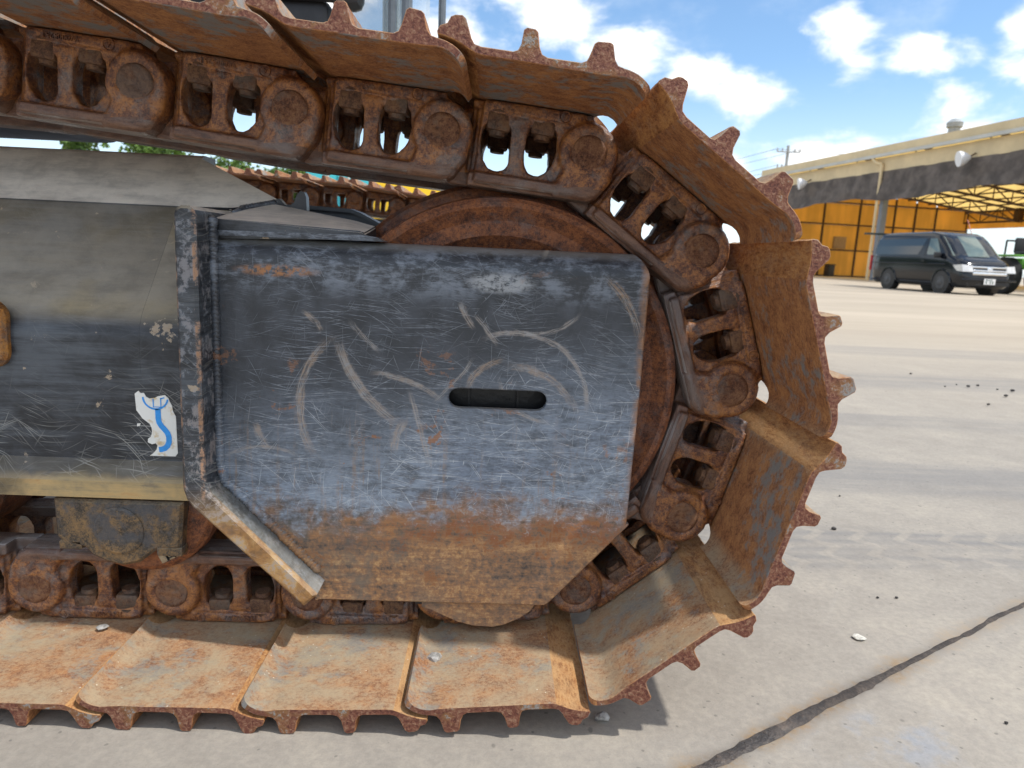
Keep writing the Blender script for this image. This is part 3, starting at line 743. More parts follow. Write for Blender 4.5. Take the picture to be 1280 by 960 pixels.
# rusty lug at the left border
bm = bmesh.new()
def rrect(cx, cz, w, h, r, n=5):
    return [(cx + sx * (w - r) + r * math.cos(R(a0 + 90 * k / n)), cz + sz * (h - r) + r * math.sin(R(a0 + 90 * k / n))) for sx, sz, a0 in ((1, 1, 0), (-1, 1, 90), (-1, -1, 180), (1, -1, 270)) for k in range(n + 1)]
add_bprism(bm, rrect(-.657, .443, .040, .043, .020), -.041, -.028, .004, holes=[rrect(-.657, .443, .027, .031, .013)])
add_prism(bm, rrect(-.657, .443, .030, .034, .012), -.0325, -.029, mi=1)
for v in bm.verts: v.co += Vector((.002, .001, .002)) * mnoise.noise(v.co * 60)
M_lug = rust_mat('flaking orange rust', (.05, .025, .012), (.24, .09, .02), (.45, .2, .04), (.08, .08, .075), .3, rough=.8, pits=1.4)
part('rusty_lug', bm, [M_lug, M_dark], FR, 30)
# torn sticker with a hook sign
def sticker():
    y = -.0108
    bm = bmesh.new()
    out_ = [(-.4745, .3665), (-.4695, .3705), (-.4665, .3675), (-.4625, .3680), (-.4595, .3625), (-.4555, .3605), (-.4480, .3620), (-.4445, .3640), (-.4350, .3660), (-.4305, .3620), (-.4290, .3575), (-.4262, .3520), (-.4250, .3440), (-.4215, .3370), (-.4212, .2860), (-.4245, .2815), (-.4590, .2812), (-.4540, .2850), (-.4492, .2905), (-.4478, .2960), (-.4500, .2990), (-.4550, .2975), (-.4605, .3000), (-.4600, .3050), (-.4560, .3080), (-.4540, .3140), (-.4545, .3205), (-.4570, .3260), (-.4610, .3290), (-.4660, .3330), (-.4700, .3390), (-.4735, .3440)]
    add_prism(bm, out_, y, y + .0009)
    o = [(-.4735, .3255), (-.4690, .3260), (-.4700, .3225), (-.4735, .3215)]; add_prism(bm, o, y, y + .0009)
    def stroke(pts, w):
        L, Rr = [], []
        for i, p in enumerate(pts):
            a = Vector(pts[max(0, i - 1)]); b = Vector(pts[min(len(pts) - 1, i + 1)]); tn = (b - a).normalized(); nn = Vector((-tn.y, tn.x)) * w / 2
            L.append(tuple(Vector(p) + nn)); Rr.append(tuple(Vector(p) - nn))
        for i in range(len(pts) - 1):
            f = bm.faces.new([bm.verts.new((q[0], y - .0004, q[1])) for q in (L[i], L[i + 1], Rr[i + 1], Rr[i])]); f.material_index = 1
    stroke([(-.4475 + .0165 * math.cos(R(a)), .3630 + .0165 * math.sin(R(a))) for a in range(182, 361, 12)], .0024)
    stroke([(-.4505, .3605), (-.4505, .3495), (-.4405, .3495), (-.4405, .3618)], .0016); stroke([(-.4405, .3610), (-.4355, .3625)], .0016)
    hk = [(-.4448, .3468), (-.4448, .3330), (-.4438, .3280), (-.4412, .3235), (-.4372, .3190), (-.4335, .3140), (-.4318, .3080), (-.4320, .3015), (-.4342, .2960), (-.4378, .2925), (-.4425, .2908), (-.4458, .2905)]
    stroke(hk, .0075)
    for v in bm.verts: v.co = Vector((v.co.x * .978, v.co.y - .0198, .571 + (v.co.z - .571) * .978))
    return part('sticker', bm, [M_paper, M_blue], FR, None, 'torn white sticker with a blue hook sign')
sticker()

# ------------------------------------------------------------------ idler guard
def guard():
    bm = bmesh.new(); y = -.04; T = .012
    slot = []
    for k in range(9): a = R(90 + k * 22.5); slot.append((-.0425 + .0132 * math.cos(a), .3835 + .0132 * math.sin(a)))
    for k in range(9): a = R(-90 + k * 22.5); slot.append((.0600 + .0132 * math.cos(a), .3835 + .0132 * math.sin(a)))
    zt = .548
    def rc(pts, r):     # round the corners of a polygon
        o = []
        for i, p in enumerate(pts):
            p = Vector(p); a = Vector(pts[i - 1]) - p; b = Vector(pts[(i + 1) % len(pts)]) - p
            for t in (0, .25, .5, .75, 1):
                A, B = p + a.normalized() * r, p + b.normalized() * r
                o.append(tuple(A * (1 - t) ** 2 + p * 2 * t * (1 - t) + B * t * t))
        return o
    body = [(-.366, zt), (-.366, .24)] + rc([(-.234, .0935), (.087, .095), (.196, .219)], .006)[0:15] + [(.1945, .40), (.1955, zt)]
    add_bprism(bm, body, y, y + T, .0016, holes=[slot], lock=lambda p: p.y > zt - 1e-4)
    # top bend
    n = 9; R1 = .030; prevs = None
    for k in range(n):
        a = R(90 * k / (n - 1)); yy = y + R1 - R1 * math.cos(a); z = zt + R1 * math.sin(a); yi = y + R1 - (R1 - T) * math.cos(a); zi = zt + (R1 - T) * math.sin(a)
        xr = .1955 - .018 * math.sin(a) ** 2
        ring = [bm.verts.new(p) for p in ((-.366, yy, z), (-.08, yy, z), (xr, yy, z), (xr, yi, zi), (-.366, yi, zi))]
        if prevs:
            for i in range(5): bm.faces.new((prevs[i], prevs[(i + 1) % 5], ring[(i + 1) % 5], ring[i]))
        prevs = ring
    add_box(bm, ((-.366 + .1775) / 2, (y + R1 + .03) / 2 + .0001, zt + R1 - T / 2), (.5435, .03 - (y + R1), T))
    for f in [f for f in bm.faces if all(abs(v.co.z - zt) < 1e-5 for v in f.verts)]: bm.faces.remove(f)
    bmesh.ops.remove_doubles(bm, verts=bm.verts, dist=.0002)
    return flat_y(part('idler_guard', bm, M_guard, EX, 28))
G = guard()
# dark cover with bolt heads behind the slot
bm = bmesh.new(); add_box(bm, (.0, .008, .375), (.26, .018, .16), bev=.003)
for xx, rr in ((-.047, .008), (.007, .0045), (.055, .005)):
    add_cyl(bm, (xx, -.001, .390), (xx, -.0045, .390), rr, n=14); add_cyl(bm, (xx, -.0045, .390), (xx, -.007, .390), rr * .55, n=6)
for xx in (-.030, .036): add_box(bm, (xx, -.0035, .375), (.003, .005, .15))
part('slot_backing', bm, M_black, G, 30)
bm = bmesh.new()
lob = [(-.085, .13), (-.085, .083), (-.072, .079), (-.055, .071), (-.035, .062), (-.012, .0565), (.015, .0555), (.032, .060), (.052, .070), (.066, .081), (.078, .10), (.078, .13)]
add_prism(bm, lob, -.030, -.016)
part('lower_lip', bm, M_guard, G, 30)
bm = bmesh.new(); add_box(bm, (-.02, .0, .105), (.15, .035, .05)); part('lip_bracket', bm, M_dark, G, 30)
# thick mounting plate between frame and guard, its edge towards the viewer
def bar():
    bm = bmesh.new()
    L_ = [(-.3805, .600), (-.3780, .607), (-.3720, .6105), (-.3620, .6105), (-.3570, .606), (-.3550, .598), (-.3560, .290), (-.3550, .272), (-.3490, .256), (-.2170, .123), (-.2340, .107), (-.3720, .238), (-.3790, .248), (-.3835, .262), (-.3830, .30)]
    add_bprism(bm, L_, -.085, .09, .0035)
    return flat_y(part('mounting_plate', bm, M_bar, EX, 30))
BAR = bar()
def weld(name, pts, r, parent, mat):
    bm = bmesh.new()
    for a, b in zip(pts, pts[1:]):
        a, b = Vector(a), Vector(b); n = max(2, int((b - a).length / (r * .75)))
        for i in range(n):
            p = a.lerp(b, i / n); q = bmesh.ops.create_icosphere(bm, subdivisions=1, radius=r * rnd.uniform(.88, 1.12))
            for v in q['verts']: v.co = v.co + p
    return part(name, bm, mat, parent, 60)
weld('weld_seam', [(-.3530, -.040, .595), (-.3530, -.040, .285), (-.3480, -.040, .262), (-.2240, -.040, .136)], .0075, BAR, M_guard)
weld('weld_seam', [(-.350, .030, .609), (-.345, .050, .6165), (-.309, .075, .6275)], .0048, BAR, M_guard)
weld('weld_seam', [(-.376, .0855, .6125), (-.3762, .05, .553), (-.3762, .0, .492), (-.376, -.031, .44), (-.376, -.0325, .29)], .004, FR, M_frame)
# stepped block on top of the guard
bm = bmesh.new()
F0 = [(-.356, -.034, .5745), (-.166, -.034, .5800), (-.166, -.034, .5885), (-.170, -.034, .5910), (-.350, -.034, .5985), (-.356, -.034, .5985)]
B0 = [(-.356, .06, .5745), (-.166, .05, .5800), (-.166, .05, .600), (-.195, .05, .6070), (-.309, .07, .6250), (-.356, .06, .614)]
A = [bm.verts.new(p) for p in F0]; Bv = [bm.verts.new(p) for p in B0]; bm.faces.new(A); bm.faces.new(list(reversed(Bv)))
for i in range(6): bm.faces.new((A[i], A[(i + 1) % 6], Bv[(i + 1) % 6], Bv[i]))
bmesh.ops.bevel(bm, geom=list(bm.edges), offset=.0018, segments=2, affect='EDGES')
part('stepped_block', bm, M_frame, G, 30)
bm = bmesh.new()
extr = [(-.362, .578), (-.142, .5795), (-.150, .5835), (-.166, .5865), (-.362, .5845)]
add_prism(bm, extr, -.038, .03); part('weld_strip', bm, M_guard, G, 30)
# inner guard plate of the same track
bm = bmesh.new()
ig = [(-.40, .40), (-.40, .634), (-.305, .6345), (-.238, .632), (-.222, .627), (-.172, .602), (-.15, .585), (.16, .58), (.19, .55), (.19, .4)]
add_prism(bm, ig, .245, .257)
part('inner_guard', bm, M_inner, EX, 25)
bm = bmesh.new()
for a, b in zip(ig[1:8], ig[2:9]):
    A = [bm.verts.new((p[0], yy, p[1] + dz)) for p, yy, dz in ((a, .226, -.001), (b, .226, -.001), (b, .258, .0005), (a, .258, .0005))]
    B2 = [bm.verts.new(v.co + Vector((0, 0, -.006))) for v in A]
    bm.faces.new(A); bm.faces.new(list(reversed(B2)))
    for i in range(4): bm.faces.new((A[i], A[(i + 1) % 4], B2[(i + 1) % 4], B2[i]))
part('guard_lip', bm, M_inner, EX, 25)

M_badge = plain('worn tan casting', (.36, .28, .18), .7, sc=120)
# track rollers with brackets
def roller(x, dy=0, detail=True):
    cz = .222
    bm = bmesh.new()
    add_lathe(bm, (x, dy, cz), [(-.022, 0), (-.022, .062), (-.026, .066), (-.026, .094), (-.021, .1015), (-.004, .1035), (.0, .082), (.05, .080), (.056, .1), (.14, .1), (.15, .08), (.2, .08), (.204, .1035), (.222, .1), (.222, 0)], 64)
    r = part('track_roller', bm, M_idler, EX, 30)
    if not detail: return
    bm = bmesh.new()
    br = [(x - .104, .228), (x - .103, .175), (x - .094, .166), (x - .066, .160), (x - .058, .150), (x - .040, .141), (x - .018, .136), (x + .004, .141), (x + .018, .152), (x + .028, .160), (x + .060, .162), (x + .066, .228)]
    add_bprism(bm, br, -.044, -.020, .004)
    add_lathe(bm, (x - .020, -.044, .186), [(-.002, 0), (-.0022, .020), (-.0022, .030), (-.0012, .033), (.004, .0335)], 40)
    add_cyl(bm, (x - .018, -.0475, .190), (x - .018, -.0455, .190), .0022, n=10)
    add_box(bm, (x - .085, -.034, .164), (.03, .02, .012), bev=.002); add_box(bm, (x + .045, -.034, .158), (.034, .02, .012), bev=.002)
    flat_y(part('roller_bracket', bm, M_grease, r, 30))
    bm = bmesh.new()
    a = R(-63); c = Vector((x + .085 * math.cos(a), -.0262, cz + .085 * math.sin(a)))
    rot = Matrix.Rotation(R(-27), 4, 'Y')
    for k in (-1, 0, 1):
        add_box(bm, Vector(c) + rot @ Vector((k * .0095, 0, 0)), (.0135, .002, .0125), rot.to_3x3(), bev=.0009)
    text_bm(bm, 'JSS', .0125, .0012, Matrix.Translation(c + Vector((0, -.0012, 0))) @ rot @ Matrix.Rotation(R(90), 4, 'X'), 1)
    part('cast_badge', bm, [M_badge, M_dark], r, 30)
for x in (-.468, -.80, -1.15, -1.5, -1.85): roller(x)
for x in (-.468, -.80, -1.15, -1.5): roller(x, 2.3, False)
# spacer channel between frame and rollers
bm = bmesh.new(); add_box(bm, (-1.4, .11, .252), (2.0, .20, .045)); part('frame_bottom', bm, M_dark, FR)

# car body and upper structure
bm = bmesh.new(); add_box(bm, (-1.75, 1.25, .50), (1.1, 2.0, .34), bev=.04); part('car_body', bm, M_body, EX)
bm = bmesh.new(); add_box(bm, (-1.81, .71, .90), (1.76, .18, .235), bev=.02); add_cyl(bm, (-.945, .705, .783), (-.945, .705, 1.0), .082, n=24)
part('upper_body', bm, M_body, EX)
CB = None
bm = bmesh.new()
add_box(bm, (-1.0, 1.15, 1.06), (1.20, .74, .12), bev=.02)
add_box(bm, (-.60, .775, 1.36), (.44, .03, .50), bev=.01)
for x, y in ((-.36, .79), (-.36, 1.5), (-1.55, .79), (-1.55, 1.5)): add_box(bm, (x, y, 1.80), (.07, .07, 1.4), bev=.02)
add_box(bm, (-.95, 1.15, 2.52), (1.3, .8, .08), bev=.03)
add_box(bm, (-1.188, .775, 1.36), (.728, .03, .5), bev=.01)
CB = part('cab', bm, M_dark, EX)
bm = bmesh.new(); add_box(bm, (-.30, .80, 1.36), (.11, .012, .60)); add_box(bm, (-.245, 1.12, 1.6), (.012, .62, 1.1))
part('cab_glass', bm, M_glass, CB)
bm = bmesh.new(); add_box(bm, (-.95, .782, 1.95), (1.1, .012, .7)); part('cab_glass', bm, M_glass, CB)
bm = bmesh.new()
tube(bm, [(-.222, .76, 1.0), (-.222, .76, 2.2), (-.30, .80, 2.25)], .012, 10); tube(bm, [(-.255, .76, 1.0), (-.255, .76, 1.7)], .009, 10)
M_rail2 = plain('grey handrail paint', (.12, .14, .16), .4)
part('handrail', bm, M_rail2, CB)
bm = bmesh.new(); tube(bm, [(-.147, .80, 1.045), (-.147, .80, 1.9), (-.25, .84, 1.98)], .0085, 10); part('handrail', bm, M_rail2, CB)

# ------------------------------------------------------------------ stones
def stone(loc, r, label, mat=M_stone, group=None, cat='pebble', seed=0, flat=.7):
    bm = bmesh.new(); bmesh.ops.create_icosphere(bm, subdivisions=2, radius=r)
    for v in bm.verts:
        v.co *= 1 + .35 * mnoise.noise(v.co / r * 1.1 + Vector((seed * 5.1, 0, 0))); v.co.z *= flat; v.co.x *= 1.15
    return thing('dirt_clod' if mat is M_clod else 'pebble', label, cat, loc, group, mesh('pebble', bm, mat, 25))
stone((-.062, -.084, .040), .0082, 'small grey pebble lying on the rusty bottom shoe under the guard', seed=1)
stone((-.526, -.030, .038), .0065, 'small pale flat pebble on the bottom shoe at far left', seed=2, flat=.45)
stone((.155, -.150, .006), .0075, 'grey pebble on concrete just below the lowest right shoe', seed=3)
stone((.593, .062, .003), .0085, 'pale flat chip on the concrete between the track and the dark joint', M_chip, seed=4, flat=.3)
stone((.774, .521, .003), .0045, 'lone dark clod on concrete right of the lowest round of the track', M_clod, cat='clod', seed=5)
for i, (x, y) in enumerate([(2.407, 2.573), (2.446, 2.538), (2.523, 2.576), (2.552, 2.474), (2.211, 2.056), (2.62, 2.46), (2.30, 2.50), (2.47, 2.30), (2.36, 2.9)]):
    stone((x, y, .010), .0080 * rnd.uniform(.5, 1.2), 'dark dirt clod lying on the pale yard in front of the van', M_clod, 'dark clods scattered on the yard', 'clod', 10 + i)
for i, (x, y) in enumerate([(.699, .201), (.734, .203), (.374, -.159), (.685, -.136), (.124, -.158), (1.1, 1.6), (1.35, 2.2), (.9, .75)]):
    stone((x, y, .002), .0021 * rnd.uniform(.7, 1.3), 'tiny dark crumb of dirt on the grey concrete near the track', M_clod, 'tiny crumbs on the concrete', 'clod', 30 + i)
# ------------------------------------------------------------------ shed
M_cream = plain('cream painted steel', (.62, .50, .30), .6, var=.12, sc=.6)
M_gutter = plain('grey gutter', (.50, .50, .46), .5, var=.1, sc=1)
M_tarp = plain('dark tarpaulin', (.105, .088, .077), .8, var=.4, sc=1.3)
M_column = plain('grey blue column paint', (.20, .23, .27), .5, var=.1, sc=1)
M_truss = plain('dark brown truss steel', (.055, .03, .018), .6, var=.2, sc=1)
def sheet_mat(name, col, tr):
    m, t = M(name); v = t.obj(); n = t.noise(v, .35, 5, .6); n2 = t.noise(t.map(v, sc=(2, 2, .15)), 1, 4, .6)
    c = t.mix(t.mr(t.add(t.mul(n, .5), t.mul(n2, .5)), .38, .62), tuple(a * .8 for a in col), col)
    a = t.n('ShaderNodeBsdfDiffuse'); b = t.n('ShaderNodeBsdfTranslucent'); t.put(a.inputs[0], c); t.put(b.inputs[0], c)
    k = t.n('ShaderNodeMixShader'); k.inputs[0].default_value = tr; t.nt.links.new(a.outputs[0], k.inputs[1]); t.nt.links.new(b.outputs[0], k.inputs[2])
    o = t.n('ShaderNodeOutputMaterial'); t.nt.links.new(k.outputs[0], o.inputs[0]); return m
M_sheet = sheet_mat('orange translucent wall sheet', (.90, .59, .19), .6)
M_roofsheet = sheet_mat('orange translucent roof sheet', (.90, .62, .20), .6)
M_lampw = plain('white lamp housing', (.75, .77, .80), .4, var=.05)

Q0 = Vector((19.8, 51.9, 0)); e1 = Vector((.157, -.988, 0)); e2 = Vector((.988, .157, 0))
def sp(a, b, h): return Q0 + e1 * a + e2 * b + Vector((0, 0, h))
SR = Matrix((e1.to_tuple(), e2.to_tuple(), (0, 0, 1))).transposed()      # local (a, b, h) to world
LEN, WID = 46.0, 17.3
shed = thing('open_shed', 'open sided cream and orange storage shed with dark tarpaulin under its eave', 'shed', Q0)
def sbox(bm, a, b, h, sa, sb, sh, mi=0): add_box(bm, sp(a, b, h), (sa, sb, sh), SR, mi)
def spart(name, fn, mat, par=None):
    bm = bmesh.new(); fn(bm); return part(name, bm, mat, par or shed, None)
def rh(b): return 7.42 - b * .112       # roof height across the width
def f(bm):
    for b0, b1 in ((-.35, WID / 2), (WID / 2, WID + .35)):
        q = [sp(-.3, b0, rh(b0)), sp(LEN, b0, rh(b0)), sp(LEN, b1, rh(b1)), sp(-.3, b1, rh(b1))]
        A = [bm.verts.new(p) for p in q]; bm.faces.new(A)
roof = spart('roof', f, M_roofsheet)
spart('roof_trim', lambda bm: sbox(bm, LEN / 2 - .2, -.40, 7.24, LEN + .3, .06, .42), M_cream, roof)
spart('gutter', lambda bm: sbox(bm, LEN / 2 - .2, -.47, 6.93, LEN + .3, .16, .17), M_gutter, roof)
spart('fascia', lambda bm: sbox(bm, LEN / 2, -.18, 6.45, LEN, .10, .78), M_cream)
def f(bm):
    n = 160; prev = None
    for i in range(n + 1):
        a = LEN * i / n; lo = 4.70 - .28 * abs(math.sin(a * .29 + .4)) ** 1.5 + .16 * mnoise.noise(Vector((a * .5, 0, 0)))
        ring = [bm.verts.new(sp(a, -.26 + .16 * mnoise.noise(Vector((a * .9 + k * .3, k * .6, 4))) + .06 * mnoise.noise(Vector((a * 2.6 + k, k * .4, 1))) - .05 * k, 6.08 + (lo - 6.08) * k / 4)) for k in range(5)]
        if prev:
            for k in range(4): bm.faces.new((prev[k], prev[k + 1], ring[k + 1], ring[k]))
        prev = ring
tp = spart('tarpaulin', f, M_tarp)
for p in tp.data.polygons: p.use_smooth = True
for a in (2.0, 12.55, 23.0, 33.5):
    col = spart('column', lambda bm: sbox(bm, a, .12, 3.3, .30, .34, 6.6), M_column)
spart('downpipe', lambda bm: (tube(bm, [sp(11.9, -.47, 6.85), sp(12.15, -.44, 6.6), sp(12.6, -.36, 6.45), sp(12.6, -.36, .05)], .085, 10)), M_cream)
# end wall: posts, rails and the sheets between them
posts = [0.0, 1.8, 4.8, 7.8, 10.8, 12.6, 14.4, 17.3]; rails = [0.05, 2.0, 3.9, 5.5]
for i in range(len(posts) - 1):
    for j in range(len(rails)):
        b0, b1 = posts[i] + .06, posts[i + 1] - .06; h0 = rails[j] + .05; h1 = (rails[j + 1] - .05) if j < 3 else None
        def f(bm):
            hh = (h1, h1) if h1 else (rh(b0) - .03, rh(b1) - .03)
            y0 = rnd.uniform(-.02, .02)
            A = [bm.verts.new(sp(y0, b, h)) for b, h in ((b0, h0), (b1, h0), (b1, hh[1]), (b0, hh[0]))]; bm.faces.new(A)
            r = bmesh.ops.extrude_face_region(bm, geom=list(bm.faces)); 
            for v in r['geom']:
                if isinstance(v, bmesh.types.BMVert): v.co -= e1 * .02
        spart('wall_sheet', f, M_sheet)
for b in posts: spart('wall_post', lambda bm: sbox(bm, .02, b, rh(b) / 2 - .1, .14, .12, rh(b) - .2), M_truss)
for h in rails[0:]: spart('wall_rail', lambda bm: sbox(bm, .05, WID / 2, h, .08, WID - .2, .10), M_truss)
# trusses across the span, purlins along it
for a in (4.8, 9.6, 14.4, 19.2, 24.0, 28.8):
    def f(bm):
        N = 12
        def beam(p, q, w): add_cyl(bm, p, q, w, n=6)
        beam(sp(a, .2, rh(0) - .95), sp(a, WID - .2, rh(WID) - .95), .08); beam(sp(a, .2, rh(0) - .2), sp(a, WID - .2, rh(WID) - .2), .08)
        for i in range(N):
            b, b2 = .2 + (WID - .4) * i / N, .2 + (WID - .4) * (i + 1) / N
            beam(sp(a, b, rh(b) - .95), sp(a, b, rh(b) - .2), .04)
            beam(sp(a, b, rh(b) - (.2 if i % 2 else .95)), sp(a, b2, rh(b2) - (.95 if i % 2 else .2)), .04)
        sbox(bm, a, WID - .25, 4.95, .4, .5, 1.0)
    spart('roof_truss', f, M_truss)
def f(bm):
    def beam(p, q, w): add_cyl(bm, p, q, w, n=6)
    for h in (4.55, 5.35): beam(sp(0, WID - .3, h), sp(LEN, WID - .3, h), .08)
    for i in range(30):
        a = i * 1.5; beam(sp(a, WID - .3, 4.55), sp(a, WID - .3, 5.35), .04); beam(sp(a, WID - .3, 4.55 if i % 2 else 5.35), sp(a + 1.5, WID - .3, 5.35 if i % 2 else 4.55), .04)
spart('eave_truss', f, M_truss)
for b in (1.8, 3.6, 5.4, 7.2, 10.0, 11.8, 13.6, 15.4):
    spart('purlin', lambda bm: add_cyl(bm, sp(0, b, rh(b) - .12), sp(LEN, b, rh(b) - .12), .05, n=6), M_truss)
spart('back_valance', lambda bm: sbox(bm, LEN / 2, WID, 4.75, LEN, .05, 1.3), M_sheet)
for a in (7.0, 14.0, 21.0, 28.0): spart('back_column', lambda bm: sbox(bm, a, WID - .1, 2.4, .22, .22, 4.8), M_gutter)
bm = bmesh.new()
c = sp(13.4, 3.2, rh(3.2) + .75)
add_cyl(bm, c, c + Vector((0, 0, .75)), .30, n=16); add_cyl(bm, c + Vector((0, 0, .75)), c + Vector((0, 0, 1.0)), .40, .42, n=16); add_cyl(bm, c + Vector((0, 0, 1.0)), c + Vector((0, 0, 1.2)), .42, .2, n=16); add_cyl(bm, c - Vector((0, 0, .85)), c + Vector((0, 0, .12)), .5, .32, n=16)
part('roof_ventilator', bm, plain('grey ventilator steel', (.33, .36, .37), .5), roof, 40)
def lamp(a, label):
    p = sp(a, -.62, 5.95)
    t = thing('flood_lamp', label, 'lamp', p)
    bm = bmesh.new()
    for k in range(6):
        x0, x1 = k / 6, (k + 1) / 6
        add_cyl(bm, p + Vector((-.45 + .5 * x0, -.1 * x0, .10 * x0)), p + Vector((-.45 + .5 * x1, -.1 * x1, .10 * x1)), .36 * (1 - .75 * x0 ** 2), .36 * (1 - .75 * x1 ** 2), n=20, caps=(k in (0, 5)))
    part('lamp_shade', bm, M_lampw, t, 40)
    bm = bmesh.new(); add_cyl(bm, p + Vector((0, -.1, .1)), p + Vector((.35, 0, .30)), .04, n=8); part('lamp_arm', bm, M_truss, t)
lamp(18.9, 'white flood lamp on the dark tarpaulin above the van')
lamp(5.7, 'white flood lamp at the far left end of the shed tarpaulin')
# things against the end wall
bm = bmesh.new(); p = sp(.9, 5.2, 0)
add_box(bm, p + Vector((0, 0, .42)), (.62, .5, .84), SR, bev=.04); add_box(bm, p + Vector((0, 0, .88)), (.7, .58, .07), SR, bev=.02)
b = thing('waste_bin', 'black lidded bin standing against the orange end wall', 'bin', p); part('bin_body', bm, M_dark, b)
bm = bmesh.new(); p = sp(.12, 6.3, 2.55); add_box(bm, p, (.2, 1.0, .9), SR, bev=.02)
M_greybox = plain('dull brown panel', (.30, .20, .11), .6)
b = thing('switch_box', 'dull brown box fixed on the orange end wall above the black bin', 'box', p); part('box_body', bm, M_greybox, b)

# ------------------------------------------------------------------ van
def van():
    O = Vector((14.16, 19.05, 0)); bk = Vector((-.08, 1, 0)).normalized(); sd = Vector((1, .08, 0)).normalized()
    def W(l, s, h): return O + bk * l + sd * s + Vector((0, 0, h))
    M_vp = plain('black van paint', (.006, .008, .012), .14, .5, var=.1, sc=2)
    M_vg = plain('dark van glass', (.012, .016, .02), .06, .9, var=.05)
    M_ws = plain('windshield glass', (.10, .135, .12), .04, .9, var=.3, sc=1.2)
    M_chrome = plain('chrome', (.75, .76, .78), .15, .9, var=.05, metal=1.0)
    M_lens = plain('headlamp lens', (.62, .62, .60), .12, .9, var=.15, sc=6)
    M_tyre = plain('grey worn tyre', (.05, .048, .045), .85, var=.2)
    M_steelrim = plain('dull steel wheel', (.06, .06, .062), .5)
    t = thing('parked_van', 'black panel van parked in front of the shed with its tailgate raised', 'van', O)
    lev = [(.20, .10, 4.36, .74), (.27, .03, 4.45, .80), (.45, .0, 4.47, .825), (.62, .015, 4.47, .83), (.80, .06, 4.46, .83), (.93, .15, 4.45, .826), (1.02, .30, 4.44, .822), (1.08, .47, 4.43, .815), (1.2, .60, 4.42, .80), (1.4, .80, 4.41, .775), (1.6, 1.02, 4.38, .745), (1.72, 1.18, 4.34, .72), (1.80, 1.40, 4.25, .68), (1.84, 1.75, 4.05, .58), (1.855, 2.2, 3.7, .40)]
    def hw(h):
        for (h0, _, _, w0), (h1, _, _, w1) in zip(lev, lev[1:]):
            if h0 <= h <= h1: return w0 + (w1 - w0) * (h - h0) / (h1 - h0)
        return .8
    def lf(h):
        for (h0, a, *_), (h1, b, *_) in zip(lev, lev[1:]):
            if h0 <= h <= h1: return a + (b - a) * (h - h0) / (h1 - h0)
        return 0
    bm = bmesh.new(); prev = None
    for h, l0, l1, w in lev:
        ring = []
        cl, hl = (l0 + l1) / 2, (l1 - l0) / 2; N = 40
        for i in range(N):
            a = 2 * math.pi * i / N; ca, sa = math.cos(a), math.sin(a); ex = .16
            ring.append(bm.verts.new(W(cl + hl * math.copysign(abs(ca) ** ex, ca) if abs(ca) > 1e-6 else cl, w * (math.copysign(abs(sa) ** .30, sa) if abs(sa) > 1e-6 else 0), h)))
        if prev:
            for i in range(N): bm.faces.new((prev[i], prev[(i + 1) % N], ring[(i + 1) % N], ring[i]))
        else: bm.faces.new(ring)
        prev = ring
    bm.faces.new(prev)
    body = part('van_body', bm, M_vp, t, 35)
    def side(l, h, o=.006, sg=-1): return W(l, sg * (hw(h) + o), h)
    def panel(bm, pts, o=.006, sg=-1):
        # follow the tumblehome: slice between heights
        A = [bm.verts.new(side(l, h, o, sg)) for l, h in pts]; B = [bm.verts.new(side(l, h, o - .03, sg)) for l, h in pts]
        bm.faces.new(A)
        for i in range(len(A)): bm.faces.new((A[i], A[(i + 1) % len(A)], B[(i + 1) % len(A)], B[i]))
    for sg in (-1, 1):
        bm = bmesh.new(); panel(bm, [(1.02, 1.13), (1.62, 1.13), (1.66, 1.2), (1.66, 1.4)], .006, sg); panel(bm, [(1.02, 1.13), (1.66, 1.4), (1.66, 1.62), (1.36, 1.62)], .007, sg); part('door_window', bm, M_ws, t, None)
        bm = bmesh.new(); panel(bm, [(2.05, 1.13), (4.25, 1.13), (4.25, 1.4), (1.9, 1.4)], .005, sg); panel(bm, [(1.9, 1.4), (4.25, 1.4), (4.2, 1.62), (1.8, 1.62)], .005, sg); part('side_window', bm, M_vg, t, None)
        bm = bmesh.new(); tube(bm, [side(.75, .86, .0, sg), side(4.35, .86, .0, sg)], .014, 6); tube(bm, [side(1.95, 1.06, .0, sg), side(4.35, 1.06, .0, sg)], .012, 6); tube(bm, [side(.8, .30, .0, sg), side(4.3, .30, .0, sg)], .02, 6); part('side_crease', bm, M_vp, t)
        bm = bmesh.new(); add_box(bm, side(1.74, .95, .012, sg), (.03, .15, .035)); part('door_handle', bm, M_vp, t)
        bm = bmesh.new(); tube(bm, [side(1.72, .35, .001, sg), side(1.74, 1.1, .001, sg), side(1.70, 1.6, .001, sg)], .006, 5); part('door_gap', bm, M_dark, t)
        bm = bmesh.new(); add_box(bm, W(1.02, sg * .93, 1.12), (.20, .10, .17), bev=.03); add_cyl(bm, W(1.05, sg * .80, 1.08), W(1.02, sg * .9, 1.08), .02, n=6); part('wing_mirror', bm, M_dark, t)
        bm = bmesh.new()
        pts = [(.09, .80), (.50, .86), (.40, .66), (.05, .64)]
        A = [bm.verts.new(W(lf(h) - .012 + d * .45, sg * (.80 - d * .0 + .026), h)) for d, h in ((0, .66), (.55, .68), (.85, .84), (.0, .86))]
        B = [bm.verts.new(W(lf(h) - .012, sg * .50, h)) for h in (.66, .84)]
        bm.faces.new(A); bm.faces.new((A[0], A[3], B[1], B[0])); part('headlight', bm, M_lens, t, None)
        bm = bmesh.new(); add_box(bm, W(4.44, sg * .80, .85), (.06, .07, .5)); part('tail_light', bm, plain('red lamp', (.5, .02, .02), .2), t)
